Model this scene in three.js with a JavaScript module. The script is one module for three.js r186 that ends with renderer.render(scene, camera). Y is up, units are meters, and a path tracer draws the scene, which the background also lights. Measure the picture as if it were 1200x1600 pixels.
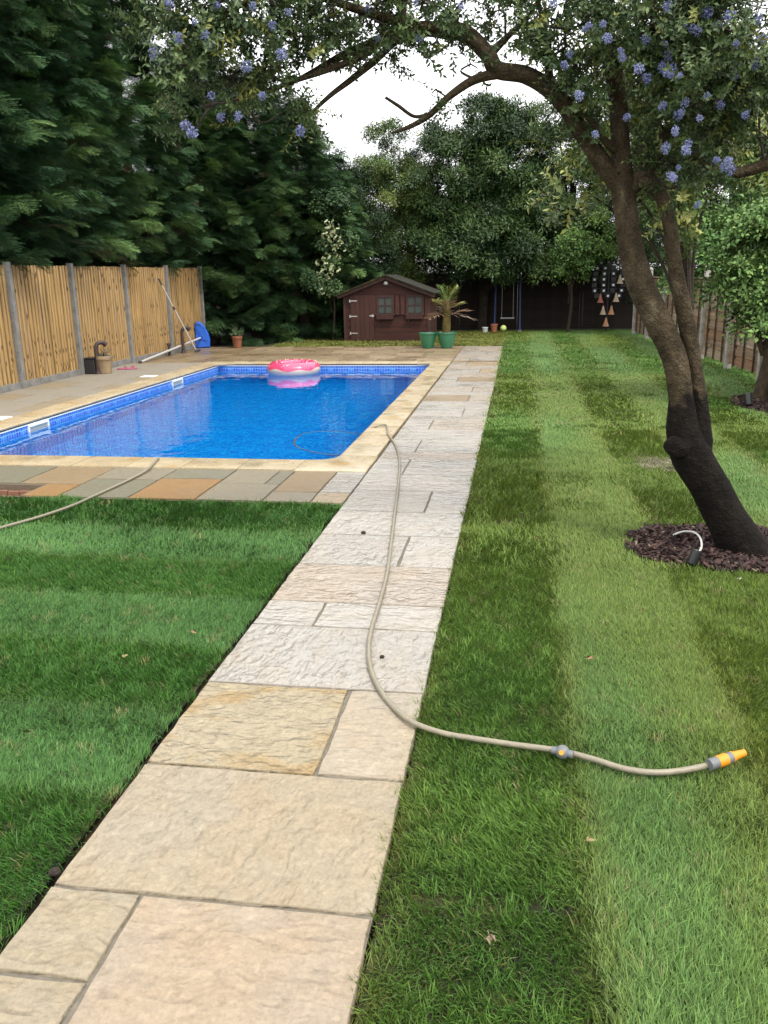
import * as THREE from 'three';
import { mergeGeometries, toCreasedNormals } from 'three/addons/utils/BufferGeometryUtils.js';
import { RoundedBoxGeometry } from 'three/addons/geometries/RoundedBoxGeometry.js';

// ---------------------------------------------------------------- camera, sky, sun, exposure
const scene = new THREE.Scene();
const EYE = new THREE.Vector3(0, 1.6, 0);
const PITCH = 0.272405, YAW = 0.157926, ROLL = -0.01737, FOCAL = 1321.57;   // calibrated on a 1200 x 1600 frame
const camera = new THREE.PerspectiveCamera(2 * Math.atan(800 / FOCAL) * 180 / Math.PI, 0.75, 0.05, 1500);
const V = (x, y, z) => new THREE.Vector3(x, y, z);
const AX = (() => {
  const f = V(-Math.sin(YAW), 0, -Math.cos(YAW)), r = V(Math.cos(YAW), 0, -Math.sin(YAW)), u = V(0, 1, 0);
  const f2 = f.clone().multiplyScalar(Math.cos(PITCH)).addScaledVector(u, -Math.sin(PITCH));
  const u2 = f.clone().multiplyScalar(Math.sin(PITCH)).addScaledVector(u, Math.cos(PITCH));
  const r2 = r.clone().multiplyScalar(Math.cos(ROLL)).addScaledVector(u2, Math.sin(ROLL));
  const u3 = u2.clone().multiplyScalar(Math.cos(ROLL)).addScaledVector(r, -Math.sin(ROLL));
  return [r2, u3, f2.negate()];
})();
camera.position.copy(EYE);
camera.quaternion.setFromRotationMatrix(new THREE.Matrix4().makeBasis(...AX));
scene.add(camera);

{ // bright overcast sky: even round the compass, a little brighter overhead
  const w = 64, h = 32, d = new Float32Array(w * h * 4);
  for (let j = 0; j < h; j++) for (let i = 0; i < w; i++) {
    const el = ((j + 0.5) / h - 0.5) * Math.PI, s = Math.max(0, Math.sin(el)), k = (j * w + i) * 4;
    const L = el > 0 ? 1.0 + 0.35 * s : 0.5;
    d[k] = L * 0.985; d[k + 1] = L * 0.995; d[k + 2] = L * 1.02; d[k + 3] = 1;
  }
  const t = new THREE.DataTexture(d, w, h, THREE.RGBAFormat, THREE.FloatType);
  t.mapping = THREE.EquirectangularReflectionMapping; t.magFilter = THREE.LinearFilter; t.needsUpdate = true;
  scene.background = t; scene.environment = t;
}
const sun = new THREE.DirectionalLight(new THREE.Color(1, 0.95, 0.86), 1.5);   // veiled sun, high, from behind and right
sun.position.set(14, 30, 6); sun.target.position.set(0, 0, -8);
sun.shadow.radius = 22; sun.castShadow = true; sun.shadow.mapSize.set(2048, 2048);
Object.assign(sun.shadow.camera, { left: -30, right: 30, top: 30, bottom: -30, near: 1, far: 90 });
scene.add(sun, sun.target);
const renderer = new THREE.WebGLRenderer({ antialias: true });
renderer.toneMapping = THREE.LinearToneMapping;
renderer.toneMappingExposure = 2.0;
renderer.shadowMap.enabled = true;

// ---------------------------------------------------------------- helpers
function mulberry(a) { return () => { a |= 0; a = a + 0x6D2B79F5 | 0; let t = Math.imul(a ^ a >>> 15, 1 | a); t = t + Math.imul(t ^ t >>> 7, 61 | t) ^ t; return ((t ^ t >>> 14) >>> 0) / 4294967296; }; }
const rnd = mulberry(7);
const rr = (a, b, r = rnd) => a + (b - a) * r();
const clamp = (x, a = 0, b = 1) => Math.min(b, Math.max(a, x));
const lerp = (a, b, t) => a + (b - a) * t;
const sstep = (a, b, x) => { const t = clamp((x - a) / (b - a)); return t * t * (3 - 2 * t); };
function hash2(i, j, s) { let h = Math.imul(i, 374761393) + Math.imul(j, 668265263) + Math.imul(s, 1442695041) | 0; h = Math.imul(h ^ h >>> 13, 1274126177); return ((h ^ h >>> 16) >>> 0) / 4294967296; }
function vnoise(x, y, per, s) { // value noise that repeats every per cells
  const xi = Math.floor(x), yi = Math.floor(y), fx = x - xi, fy = y - yi, u = fx * fx * (3 - 2 * fx), v = fy * fy * (3 - 2 * fy);
  const m = (n) => ((n % per) + per) % per;
  const a = hash2(m(xi), m(yi), s), b = hash2(m(xi + 1), m(yi), s), c = hash2(m(xi), m(yi + 1), s), d = hash2(m(xi + 1), m(yi + 1), s);
  return lerp(lerp(a, b, u), lerp(c, d, u), v);
}
function fbm(u, v, f, oct, s, gain = 0.5, ay = 1) { let a = 0, w = 1, t = 0; for (let o = 0; o < oct; o++) { a += w * vnoise(u * f, v * f * ay, Math.round(f), s + o * 17); t += w; w *= gain; f *= 2; } return a / t; }
const n2 = (x, z, s) => vnoise(x, z, 100000, s);
function n3(x, y, z, s) { const zi = Math.floor(z), f = z - zi, u = f * f * (3 - 2 * f); return lerp(vnoise(x, y, 100000, s + zi * 57), vnoise(x, y, 100000, s + (zi + 1) * 57), u); }
function tex(w, h, fn, srgb) { // fn(u, v) gives [r, g, b] or a number, 0..1
  const d = new Uint8Array(w * h * 4);
  for (let j = 0; j < h; j++) for (let i = 0; i < w; i++) {
    let c = fn((i + 0.5) / w, (j + 0.5) / h); if (typeof c === 'number') c = [c, c, c];
    const k = (j * w + i) * 4; for (let q = 0; q < 3; q++) d[k + q] = clamp(c[q]) * 255; d[k + 3] = 255;
  }
  const t = new THREE.DataTexture(d, w, h); t.wrapS = t.wrapT = THREE.RepeatWrapping; t.magFilter = THREE.LinearFilter; t.minFilter = THREE.LinearMipmapLinearFilter;
  if (srgb) t.colorSpace = THREE.SRGBColorSpace; t.needsUpdate = true; return t;
}
const col = (r, g, b) => new THREE.Color().setRGB(r, g, b);
const std = (c, rough = 0.8, o = {}) => new THREE.MeshStandardMaterial({ color: Array.isArray(c) ? col(...c) : c, roughness: rough, side: THREE.DoubleSide, ...o });
const phys = (c, rough, o = {}) => new THREE.MeshPhysicalMaterial({ color: col(...c), roughness: rough, side: THREE.DoubleSide, ...o });
const taken = {};
function numbered(n) { const k = taken[n] = (taken[n] ?? -1) + 1; return k ? `${n}_${String(k).padStart(3, '0')}` : n; }
function tag(o, label, category, group, kind) { if (label) o.userData.label = label; if (category) o.userData.category = category; if (group) o.userData.group = group; if (kind) o.userData.kind = kind; return o; }
function mesh(name, geo, mat, parent) { const m = new THREE.Mesh(geo, mat); m.castShadow = m.receiveShadow = true; if (parent) { m.name = name; parent.add(m); } else { m.name = numbered(name); scene.add(m); } return m; }
function thing(name, pos, label, category, group, turn = 0) { const g = new THREE.Group(); g.name = numbered(name); g.position.set(...pos); g.rotation.y = turn; scene.add(g); return tag(g, label, category, group); }
function setting(name, label) { const g = new THREE.Group(); g.name = numbered(name); scene.add(g); g.userData.kind = 'structure'; if (label) g.userData.label = label; return g; }
function at(g, x, y, z, rx = 0, ry = 0, rz = 0) { g.applyMatrix4(new THREE.Matrix4().compose(V(x, y, z), new THREE.Quaternion().setFromEuler(new THREE.Euler(rx, ry, rz)), V(1, 1, 1))); return g; }
const box = (w, h, d, x = 0, y = 0, z = 0) => at(new THREE.BoxGeometry(w, h, d), x, y, z);
const rbox = (w, h, d, r, x = 0, y = 0, z = 0) => at(new RoundedBoxGeometry(w, h, d, 2, r), x, y, z);
const cyl = (r0, r1, h, n = 16, x = 0, y = 0, z = 0) => at(new THREE.CylinderGeometry(r0, r1, h, n), x, y, z);
function bar(a, b, r, n = 8) { const A = V(...a), B = V(...b), g = new THREE.CylinderGeometry(r, r, A.distanceTo(B), n); g.applyQuaternion(new THREE.Quaternion().setFromUnitVectors(V(0, 1, 0), B.clone().sub(A).normalize())); const c = A.add(B).multiplyScalar(0.5); return g.translate(c.x, c.y, c.z); }
const lathe = (pts, n = 28) => new THREE.LatheGeometry(pts.map((p) => new THREE.Vector2(...p)), n);
function boxUV(g, s = 1, ou = 0, ov = 0) { // uv in metres from the dominant direction of each face
  g = g.index ? g.toNonIndexed() : g; const p = g.attributes.position, n = g.attributes.normal, uv = new Float32Array(p.count * 2);
  for (let i = 0; i < p.count; i++) { const ax = Math.abs(n.getX(i)), ay = Math.abs(n.getY(i)), az = Math.abs(n.getZ(i)); let u, v; if (ay >= ax && ay >= az) { u = p.getX(i); v = p.getZ(i); } else if (ax >= az) { u = p.getZ(i); v = p.getY(i); } else { u = p.getX(i); v = p.getY(i); } uv[i * 2] = u / s + ou; uv[i * 2 + 1] = v / s + ov; }
  g.setAttribute('uv', new THREE.BufferAttribute(uv, 2)); return g;
}
const sheet = (x0, x1, z0, z1, y, s = 1) => { const g = new THREE.PlaneGeometry(x1 - x0, z1 - z0).rotateX(-Math.PI / 2).translate((x0 + x1) / 2, y, (z0 + z1) / 2); const p = g.attributes.position, uv = g.attributes.uv; for (let i = 0; i < p.count; i++) uv.setXY(i, p.getX(i) / s, p.getZ(i) / s); return g; };
class Tris { // collects plain triangles
  constructor() { this.p = []; this.i = []; this.u = []; this.c = []; this.tone = [1, 1, 1]; }
  v(x, y, z, u = 0, w = 0) { this.p.push(x, y, z); this.u.push(u, w); this.c.push(...this.tone); return this.p.length / 3 - 1; }
  t(a, b, c) { this.i.push(a, b, c); }
  leaf(o, d, up, L, W, fold = 0.25) { // a folded leaf from o along d
    const s = V().crossVectors(d, up).normalize(), n = V().crossVectors(s, d);
    const P = (l, w, h) => this.v(o.x + d.x * l + s.x * w + n.x * h, o.y + d.y * l + s.y * w + n.y * h, o.z + d.z * l + s.z * w + n.z * h, w / W + 0.5, l / L);
    const a = P(0, 0, 0), l1 = P(L * 0.45, -W / 2, W * fold), r1 = P(L * 0.45, W / 2, W * fold), m = P(L * 0.5, 0, 0), t = P(L, 0, -W * fold * 0.6);
    this.t(a, m, l1); this.t(a, r1, m); this.t(l1, m, t); this.t(m, r1, t);
  }
  strip(a, b, w, side) { const A = [a, b], q = []; for (const [k, e] of A.entries()) { q.push(this.v(e.x - side.x * w * (k ? 0.35 : 1) / 2, e.y - side.y * w / 2, e.z - side.z * w * (k ? 0.35 : 1) / 2), this.v(e.x + side.x * w * (k ? 0.35 : 1) / 2, e.y + side.y * w / 2, e.z + side.z * w * (k ? 0.35 : 1) / 2)); } this.t(q[0], q[1], q[3]); this.t(q[0], q[3], q[2]); }
  build(normals = true) { const g = new THREE.BufferGeometry(); g.setAttribute('position', new THREE.Float32BufferAttribute(this.p, 3)); g.setAttribute('uv', new THREE.Float32BufferAttribute(this.u, 2)); g.setAttribute('color', new THREE.Float32BufferAttribute(this.c, 3)); g.setIndex(this.i); if (normals) g.computeVertexNormals(); return g; }
}
const vary = (T, r, k) => { const m = 1 + k * (r() * 2 - 1), y = 0.22 * k * (r() * 2 - 1); T.tone = [m * (1 + y), m, m * (1 - y)]; };   // each leaf its own tone
const dirOf = (r = rnd) => { const z = r() * 2 - 1, a = r() * Math.PI * 2, s = Math.sqrt(1 - z * z); return V(s * Math.cos(a), z, s * Math.sin(a)); };
function instances(name, geo, mat, list, parent) { // list of {p, q, s, c}
  const m = new THREE.InstancedMesh(geo, mat, list.length), M = new THREE.Matrix4(), S = V(1, 1, 1);
  list.forEach((e, i) => { typeof e.s === 'number' ? S.setScalar(e.s) : S.copy(e.s); m.setMatrixAt(i, M.compose(e.p, e.q, S)); if (e.c) m.setColorAt(i, e.c); });
  m.castShadow = m.receiveShadow = true; m.userData.kind = 'stuff';
  if (parent) { m.name = name; parent.add(m); } else { m.name = numbered(name); scene.add(m); }
  return m;
}
function limb(pts, radial = 12, per = 10, bump = 0.1, seed = 1) { // tapered, knobbly branch through [x, y, z, r] points
  const c = new THREE.CatmullRomCurve3(pts.map((p) => V(p[0], p[1], p[2])), false, 'centripetal'), n = (pts.length - 1) * per, P = [], U = [], I = [];
  const fr = c.computeFrenetFrames(n, false);
  let run = 0, last = null;
  for (let i = 0; i <= n; i++) {
    const t = i / n, k = Math.min(pts.length - 2, Math.floor(t * (pts.length - 1))), f = t * (pts.length - 1) - k, r = lerp(pts[k][3], pts[k + 1][3], f), o = c.getPoint(t);
    if (last) run += o.distanceTo(last); last = o;
    const T = c.getTangent(t), N = V().crossVectors(Math.abs(T.y) > 0.9 ? V(1, 0, 0.2) : V(0, 1, 0), T).normalize(), B = V().crossVectors(T, N);
    for (let j = 0; j <= radial; j++) {
      const a = j / radial * Math.PI * 2, ca = Math.cos(a), sa = Math.sin(a);
      const q = r * (1 + bump * (n3(ca * 1.4 + 9 + o.x * 3, sa * 1.4 + 9 + o.z * 3, run * 5, seed) - 0.5) * 2);
      P.push(o.x + (N.x * ca + B.x * sa) * q, o.y + (N.y * ca + B.y * sa) * q, o.z + (N.z * ca + B.z * sa) * q); U.push(j / radial * Math.max(0.1, Math.round(r * 6.28 / 0.3 * 2) / 2 || 0.5), run / 0.3);
    }
  }
  const w = radial + 1; for (let i = 0; i < n; i++) for (let j = 0; j < radial; j++) { const a = i * w + j; I.push(a, a + 1, a + w, a + 1, a + w + 1, a + w); }
  const e = P.length / 3, o = c.getPoint(1); P.push(o.x, o.y, o.z); U.push(0, run / 0.3); for (let j = 0; j < radial; j++) I.push(n * w + j, n * w + j + 1, e);
  const g = new THREE.BufferGeometry(); g.setAttribute('position', new THREE.Float32BufferAttribute(P, 3)); g.setAttribute('uv', new THREE.Float32BufferAttribute(U, 2)); g.setIndex(I); g.computeVertexNormals();
  const nn = g.attributes.normal; for (let i = 0; i <= n; i++) { const a = i * w, b = a + radial, x = nn.getX(a) + nn.getX(b), y = nn.getY(a) + nn.getY(b), z = nn.getZ(a) + nn.getZ(b), l = Math.hypot(x, y, z) || 1; nn.setXYZ(a, x / l, y / l, z / l); nn.setXYZ(b, x / l, y / l, z / l); }
  return g;
}
// surveying: where a sight line of the calibrated photograph meets a height or a distance
const sight = (px, py) => V().addScaledVector(AX[0], (px - 600) / FOCAL).addScaledVector(AX[1], (800 - py) / FOCAL).addScaledVector(AX[2], -1);
const onY = (px, py, y = 0) => { const d = sight(px, py), t = (y - 1.6) / d.y; return V(d.x * t, y, d.z * t); };
const onZ = (px, py, z) => { const d = sight(px, py), t = z / d.z; return V(d.x * t, 1.6 + d.y * t, z); };

// ---------------------------------------------------------------- surfaces
const PX0 = -1.235, PX1 = -0.33;                                   // garden path
const POOL = { x0: -5.78, x1: -1.575, z0: -16.05, z1: -7.285 }, WATER = -0.13;
const COP = { x0: -6.1, x1: -1.25, z0: -16.37, z1: -6.885 };

const riven = (u, v, s) => { // split sandstone: shallow terraces with ragged fronts
  const wu = u + 0.06 * (fbm(u, v, 6, 3, s + 5) - 0.5), wv = v + 0.05 * (fbm(u, v, 6, 3, s + 9) - 0.5);
  const h = fbm(wu, wv, 4, 4, s, 0.55, 2) * 7, k = Math.floor(h), f = h - k;
  const rip_ = 1 - Math.abs(2 * fbm(wu + 0.3, wv, 15, 3, s + 3, 0.5, 2) - 1), chip = fbm(wu, wv, 26, 3, s + 13, 0.6);
  return { h: 0.55 * (k + sstep(0.0, 0.75, f)) / 7 + 0.30 * rip_ + 0.22 * chip, f, k };
};
const N = 768;
const rivA = new Float32Array(N * N), rivAf = new Float32Array(N * N);
for (let j = 0; j < N; j++) for (let i = 0; i < N; i++) { const r = riven((i + 0.5) / N, (j + 0.5) / N, 31); rivA[j * N + i] = r.h; rivAf[j * N + i] = r.f; }
const look = (a, u, v) => a[Math.min(N - 1, Math.floor(v * N)) * N + Math.min(N - 1, Math.floor(u * N))];
const stoneBump = tex(N, N, (u, v) => clamp((look(rivA, u, v) - 0.25) * 1.25 + 0.10 * (fbm(u, v, 60, 3, 77) - 0.5) + 0.03 * (hash2(u * 4000 | 0, v * 4000 | 0, 5) - 0.5)));
const smoothBump = tex(512, 512, (u, v) => 0.5 + 0.55 * (fbm(u, v, 10, 5, 19, 0.6) - 0.5) + 0.12 * (fbm(u, v, 90, 2, 23) - 0.5) + 0.15 * (fbm(u, v, 3, 2, 29) - 0.5));
const rivetTint = (warm, cool, streak, ks, seed) => tex(512, 512, (u, v) => {
  const b = sstep(0.3, 0.7, fbm(u, v, 3, 4, seed)), g = fbm(u, v, 40, 3, seed + 3), sp = fbm(u, v, 150, 2, seed + 6), st = sstep(0.45, 0.75, fbm(u, v, 5, 4, seed + 8, 0.55, 2)) * ks;
  const m = 0.86 + 0.16 * (g - 0.5) + 0.2 * (sp - 0.5) + 0.12 * (hash2(u * 512 | 0, v * 512 | 0, seed) - 0.5) - 0.10 * sstep(0.66, 0.8, fbm(u, v, 34, 4, seed + 31)) + 0.10 * sstep(0.64, 0.8, fbm(u, v, 44, 3, seed + 37));
  return [0, 1, 2].map((q) => Math.sqrt(clamp(lerp(lerp(cool[q], warm[q], b), streak[q], st) * m)));
}, true);
const tintBuff = rivetTint([1, 0.92, 0.80], [0.97, 0.93, 0.86], [1, 0.87, 0.70], 0.5, 101);
const tintGrey = rivetTint([0.97, 0.94, 0.90], [0.93, 0.93, 0.92], [0.94, 0.88, 0.78], 0.4, 202);
const tintGold = rivetTint([1, 0.92, 0.76], [1, 0.95, 0.86], [0.95, 0.72, 0.40], 0.7, 303);
const wetMap = tex(512, 512, (u, v) => [0, clamp(0.62 + 0.75 * (fbm(u, v, 5, 4, 404) - 0.5)), 0]);
const stone = (c, map, o = {}) => std(c, o.rough ?? 0.75, { map, bumpMap: o.flat ? smoothBump : stoneBump, bumpScale: o.bump ?? (o.flat ? 0.008 : 0.016), ...(o.wet ? { roughnessMap: wetMap } : {}) });
const ST = {
  peach: stone([0.315, 0.268, 0.213], tintBuff, { bump: 0.022 }), peach2: stone([0.305, 0.272, 0.215], tintBuff, { bump: 0.03 }),
  buff: stone([0.305, 0.27, 0.215], tintBuff, { bump: 0.03 }), sand: stone([0.285, 0.258, 0.203], tintBuff, { bump: 0.028 }),
  gold: stone([0.325, 0.288, 0.215], tintGold, { bump: 0.06 }), pale: stone([0.335, 0.305, 0.258], tintBuff, { bump: 0.022 }),
  greyWet: stone([0.348, 0.321, 0.283], tintGrey, { wet: true, rough: 0.52, bump: 0.022 }), greyWet2: stone([0.372, 0.345, 0.306], tintGrey, { wet: true, rough: 0.48, bump: 0.018 }), greyFlat: stone([0.381, 0.353, 0.314], tintGrey, { wet: true, rough: 0.45, bump: 0.02 }),
  roseWet: stone([0.351, 0.320, 0.289], tintBuff, { wet: true, rough: 0.5, bump: 0.03 }),
  tanWet: stone([0.254, 0.203, 0.136], tintBuff, { wet: true, rough: 0.6, bump: 0.008 }), brownWet: stone([0.203, 0.157, 0.100], tintBuff, { wet: true, rough: 0.55, bump: 0.02 }), sandWet: stone([0.315, 0.254, 0.174], tintBuff, { wet: true, rough: 0.58, bump: 0.02 }),
  olive: stone([0.164, 0.152, 0.101], tintGrey, { flat: true, rough: 0.6 }), tan: stone([0.218, 0.168, 0.101], tintBuff, { flat: true, rough: 0.6 }), orange: stone([0.242, 0.148, 0.058], tintBuff, { flat: true, rough: 0.6 }), khaki: stone([0.211, 0.183, 0.125], tintGrey, { flat: true, rough: 0.6 }),
  greyDry: stone([0.281, 0.254, 0.205], tintGrey, { bump: 0.008 }), dun: stone([0.266, 0.230, 0.170], tintBuff, { bump: 0.008 }),
};
function slabGeo(x0, x1, z0, z1, seg, top, th, seed) { // a riven flagstone with hand-dressed edges
  const w = x1 - x0, d = z1 - z0, nx = Math.max(2, Math.round(w * seg)), nz = Math.max(2, Math.round(d * seg)), P = [], U = [], I = [], ou = hash2(seed, 1, 3) * 5, ov = hash2(seed, 2, 3) * 5;
  const edge = (t, s) => 0.007 * (n2(t * 14, 0, s + seed * 7) - 0.5) + 0.003 * (n2(t * 50, 0, s + seed * 7) - 0.5);
  const turned = hash2(seed, 5, 3) < 0.35, flipU = hash2(seed, 6, 3) < 0.5 ? -1 : 1, tilt = [(hash2(seed, 3, 3) - 0.5) * 0.003, (hash2(seed, 4, 3) - 0.5) * 0.003];
  const pt = (i, j, inset) => { let x = x0 + w * i / nx, z = z0 + d * j / nz; const X = x, Z = z;
    if (i === 0) x += edge(Z, 1) + inset; if (i === nx) x += edge(Z, 2) - inset; if (j === 0) z += edge(X, 3) + inset; if (j === nz) z += edge(X, 4) - inset; return [x, z]; };
  for (let j = 0; j <= nz; j++) for (let i = 0; i <= nx; i++) { const [x, z] = pt(i, j, 0.003); P.push(x, top + tilt[0] * (i / nx - 0.5) + tilt[1] * (j / nz - 0.5) + 0.0025 * (n2(x * 6 + seed, z * 6, 8) - 0.5), z); U.push(...(turned ? [z / 1.2 + ov, x * flipU / 1.2 + ou] : [x * flipU / 1.2 + ou, z / 1.2 + ov])); }
  const W = nx + 1; for (let j = 0; j < nz; j++) for (let i = 0; i < nx; i++) { const a = j * W + i; I.push(a, a + W, a + 1, a + 1, a + W, a + W + 1); }
  const ring = []; for (let i = 0; i < nx; i++) ring.push([i, 0]); for (let j = 0; j < nz; j++) ring.push([nx, j]); for (let i = nx; i > 0; i--) ring.push([i, nz]); for (let j = nz; j > 0; j--) ring.push([0, j]);
  const b = P.length / 3; for (const [i, j] of ring) { const [x, z] = pt(i, j, 0), y = P[(j * W + i) * 3 + 1]; const [xi, zi] = pt(i, j, 0.003); P.push(xi, y, zi, x, y - 0.004, z, x, top - th, z); U.push(x / 1.2 + ou, z / 1.2 + ov, x / 1.2 + ou, z / 1.2 + ov, x / 1.2 + ou + th / 1.2, z / 1.2 + ov + th / 1.2); }
  const m = ring.length; for (let k = 0; k < m; k++) { const a = b + k * 3, c = b + ((k + 1) % m) * 3; for (let q = 0; q < 2; q++) I.push(a + q, c + q, a + q + 1, c + q, c + q + 1, a + q + 1); }
  const g = new THREE.BufferGeometry(); g.setAttribute('position', new THREE.Float32BufferAttribute(P, 3)); g.setAttribute('uv', new THREE.Float32BufferAttribute(U, 2)); g.setIndex(I); g.computeVertexNormals(); return g;
}
let slabNo = 0;
function slab(parent, x0, x1, z0, z1, m) { slabNo++; const near = z1 > -7, j = 0.0065; return mesh('slab', slabGeo(x0 + j, x1 - j, Math.min(z0, z1) + j, Math.max(z0, z1) - j, near ? 14 : 4, 0.002 * (hash2(slabNo, 9, 1) - 0.5), 0.035, slabNo), m, parent); }

// ground to the horizon, with the pool's hole in it
const soilTex = tex(512, 512, (u, v) => { const a = fbm(u, v, 8, 5, 61), b = fbm(u, v, 60, 3, 67), m = 0.55 + 0.9 * (a - 0.5) + 0.7 * (b - 0.5); return [m * 0.9, m * 0.82, m * 0.66]; }, true);
{
  const s = new THREE.Shape([[-300, -300], [300, -300], [300, 300], [-300, 300]].map((p) => new THREE.Vector2(...p)));
  s.holes.push(new THREE.Path([[POOL.x0 - 0.12, -POOL.z1 - 0.12], [POOL.x0 - 0.12, -POOL.z0 + 0.12], [POOL.x1 + 0.12, -POOL.z0 + 0.12], [POOL.x1 + 0.12, -POOL.z1 - 0.12]].map((p) => new THREE.Vector2(...p))));
  s.holes.push(new THREE.Path([[-4.62, 5.8], [-4.62, 6.3], [-3.74, 6.3], [-3.74, 5.8]].map((p) => new THREE.Vector2(...p))));
  const g = new THREE.ShapeGeometry(s).rotateX(-Math.PI / 2).translate(0, -0.06, 0), p = g.attributes.position, uv = g.attributes.uv;
  for (let i = 0; i < p.count; i++) uv.setXY(i, p.getX(i) / 0.9, p.getZ(i) / 0.9);
  tag(mesh('ground', g, std([0.10, 0.085, 0.05], 0.95, { map: soilTex })), 'bare earth under the garden', null, null, 'structure');
}
const mortarTex = tex(256, 256, (u, v) => 0.72 + 0.5 * (fbm(u, v, 20, 4, 83) - 0.5));
const mortarMat = std([0.20, 0.175, 0.135], 0.95, { map: mortarTex, bumpMap: mortarTex, bumpScale: 0.004 });

// the straight path beside the pool
const path = setting('stone_path', 'straight path of pale riven sandstone flags between the two lawns');
mesh('mortar_bed', mergeGeometries([sheet(PX0 + 0.006, PX1 - 0.006, -19.9, 0.6, -0.009, 0.4)]), mortarMat, path);
const rowsZ = [0.5, -0.02, -0.6, -1.2, -1.802, -2.415, -3.025, -3.632, -3.94, -4.52, -5.11, -5.665, -6.27, -6.83];
const xs = (...c) => [PX0, ...c, PX1];
const rowsX = [xs(), xs(-0.63), xs(), [PX0, -0.968, PX1], xs(), xs(-0.632), xs(), xs(-0.932), xs(), xs(-0.648), xs(), xs(-0.62), xs()];
const rowsM = [['peach'], ['sand', 'buff'], ['peach'], ['sand', 'peach'], ['peach2'], ['gold', 'pale'], ['greyWet'], ['greyWet2', 'greyFlat'], ['roseWet'], ['greyWet', 'greyFlat'], ['greyWet2'], ['greyWet', 'greyFlat'], ['greyFlat']];
rowsX.forEach((r, k) => { if (k === 3) { slab(path, PX0, -0.968, -1.502, -1.2, ST.sand); slab(path, PX0, -0.968, -1.802, -1.502, ST.sand); slab(path, -0.968, PX1, -1.802, -1.2, ST.peach); return; } for (let i = 0; i + 1 < r.length; i++) slab(path, r[i], r[i + 1], rowsZ[k + 1], rowsZ[k], ST[rowsM[k][i]]); });
{ const kinds = ['greyWet', 'greyWet2', 'greyFlat', 'greyFlat', 'roseWet', 'greyWet2']; let z = -6.83, k = 0; const R = mulberry(91);
  while (z > -19.8) { let d = R() < 0.3 ? 0.305 : 0.605; if (z - d < -19.55) d = z + 19.92; const c = k % 2 ? [] : [R() < 0.5 ? -0.93 : -0.63]; const r = xs(...c); for (let i = 0; i + 1 < r.length; i++) { const warm = z < -10.5 && R() < (z < -14 ? 0.75 : 0.4); slab(path, r[i], r[i + 1], z - d, z, ST[warm ? ['sandWet', 'roseWet', 'roseWet', 'tanWet'][R() * 4 | 0] : kinds[R() * kinds.length | 0]]); } z -= d; k++; } }

// paving round the pool
const deck = setting('pool_deck', 'sandstone paving round the swimming pool');
mesh('mortar_bed', mergeGeometries([sheet(-9.5, COP.x0 + 0.02, -20.05, -5.86, -0.01, 0.4), sheet(COP.x0 + 0.02, PX0 - 0.004, COP.z1 - 0.02, -6.26, -0.01, 0.4), sheet(-3.78, PX0 - 0.004, -6.26, -5.86, -0.01, 0.4), sheet(COP.x0 + 0.02, -4.58, -6.26, -5.86, -0.01, 0.4), sheet(COP.x0 + 0.02, PX0 - 0.004, -20.05, COP.z0 + 0.02, -0.01, 0.4)]), mortarMat, deck);
const rowA = [-9.4, -8.5, -7.6, -6.7, -5.8, -5.2, -4.6], mA = ['tan', 'olive', 'khaki', 'tan', 'khaki', 'tan'];
for (let i = 0; i < mA.length; i++) slab(deck, rowA[i], rowA[i + 1], -6.26, -5.87, ST[mA[i]]);
slab(deck, -3.8, -3.5, -6.26, -5.87, ST.orange); slab(deck, -3.5, -2.92, -6.46, -5.87, ST.olive); slab(deck, -2.92, -2.38, -6.53, -5.87, ST.orange); slab(deck, -2.38, -1.86, -6.4, -5.87, ST.khaki); slab(deck, -1.86, -1.49, -6.17, -5.87, ST.khaki); slab(deck, -1.49, PX0, -6.17, -5.87, ST.sandWet);
slab(deck, -4.6, -4.05, -6.885, -6.26, ST.olive); slab(deck, -4.05, -3.5, -6.885, -6.26, ST.tan); slab(deck, -3.5, -2.92, -6.885, -6.46, ST.khaki); slab(deck, -2.92, -2.38, -6.885, -6.53, ST.olive); slab(deck, -2.38, -1.99, -6.885, -6.4, ST.khaki); slab(deck, -1.99, -1.86, -6.885, -6.4, ST.olive); slab(deck, -1.86, -1.49, -6.885, -6.17, ST.tan); slab(deck, -1.49, PX0, -6.885, -6.17, ST.greyWet);
for (let i = 0; i < mA.length; i++) slab(deck, rowA[i], rowA[i + 1], -6.885, -6.26, ST[['khaki', 'tan', 'olive', 'khaki', 'tan', 'olive'][i]]);
function ashlar(x0, x1, z0, z1, kinds, seed, across = false) { // random coursed flags
  const R = mulberry(seed); let a = across ? x0 : z1; const end = across ? x1 : z0, sgn = across ? 1 : -1;
  while ((end - a) * sgn > 0.02) { let d = [0.3, 0.6, 0.6, 0.45][R() * 4 | 0]; if ((end - a) * sgn - d < 0.28) d = (end - a) * sgn; let b = across ? z1 : x0; const bend = across ? z0 : x1, bs = across ? -1 : 1; b += 0;
    let first = true; while ((bend - b) * bs > 0.02) { let l = first ? rr(0.3, 0.9, R) : [0.6, 0.9, 0.6, 0.75][R() * 4 | 0]; first = false; if ((bend - b) * bs - l < 0.28) l = (bend - b) * bs; const k = ST[kinds[R() * kinds.length | 0]]; if (across) slab(deck, a, a + d, b - l, b, k); else slab(deck, b, b + l, a - d, a, k); b += l * bs; } a += d * sgn; }
}
ashlar(-7.62, COP.x0, -16.2, -6.9, ['greyDry', 'dun', 'greyDry', 'dun', 'greyDry'], 11, true);
ashlar(-7.62, COP.x0, -20, -16.2, ['tanWet', 'brownWet', 'brownWet', 'tanWet'], 12);
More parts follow.
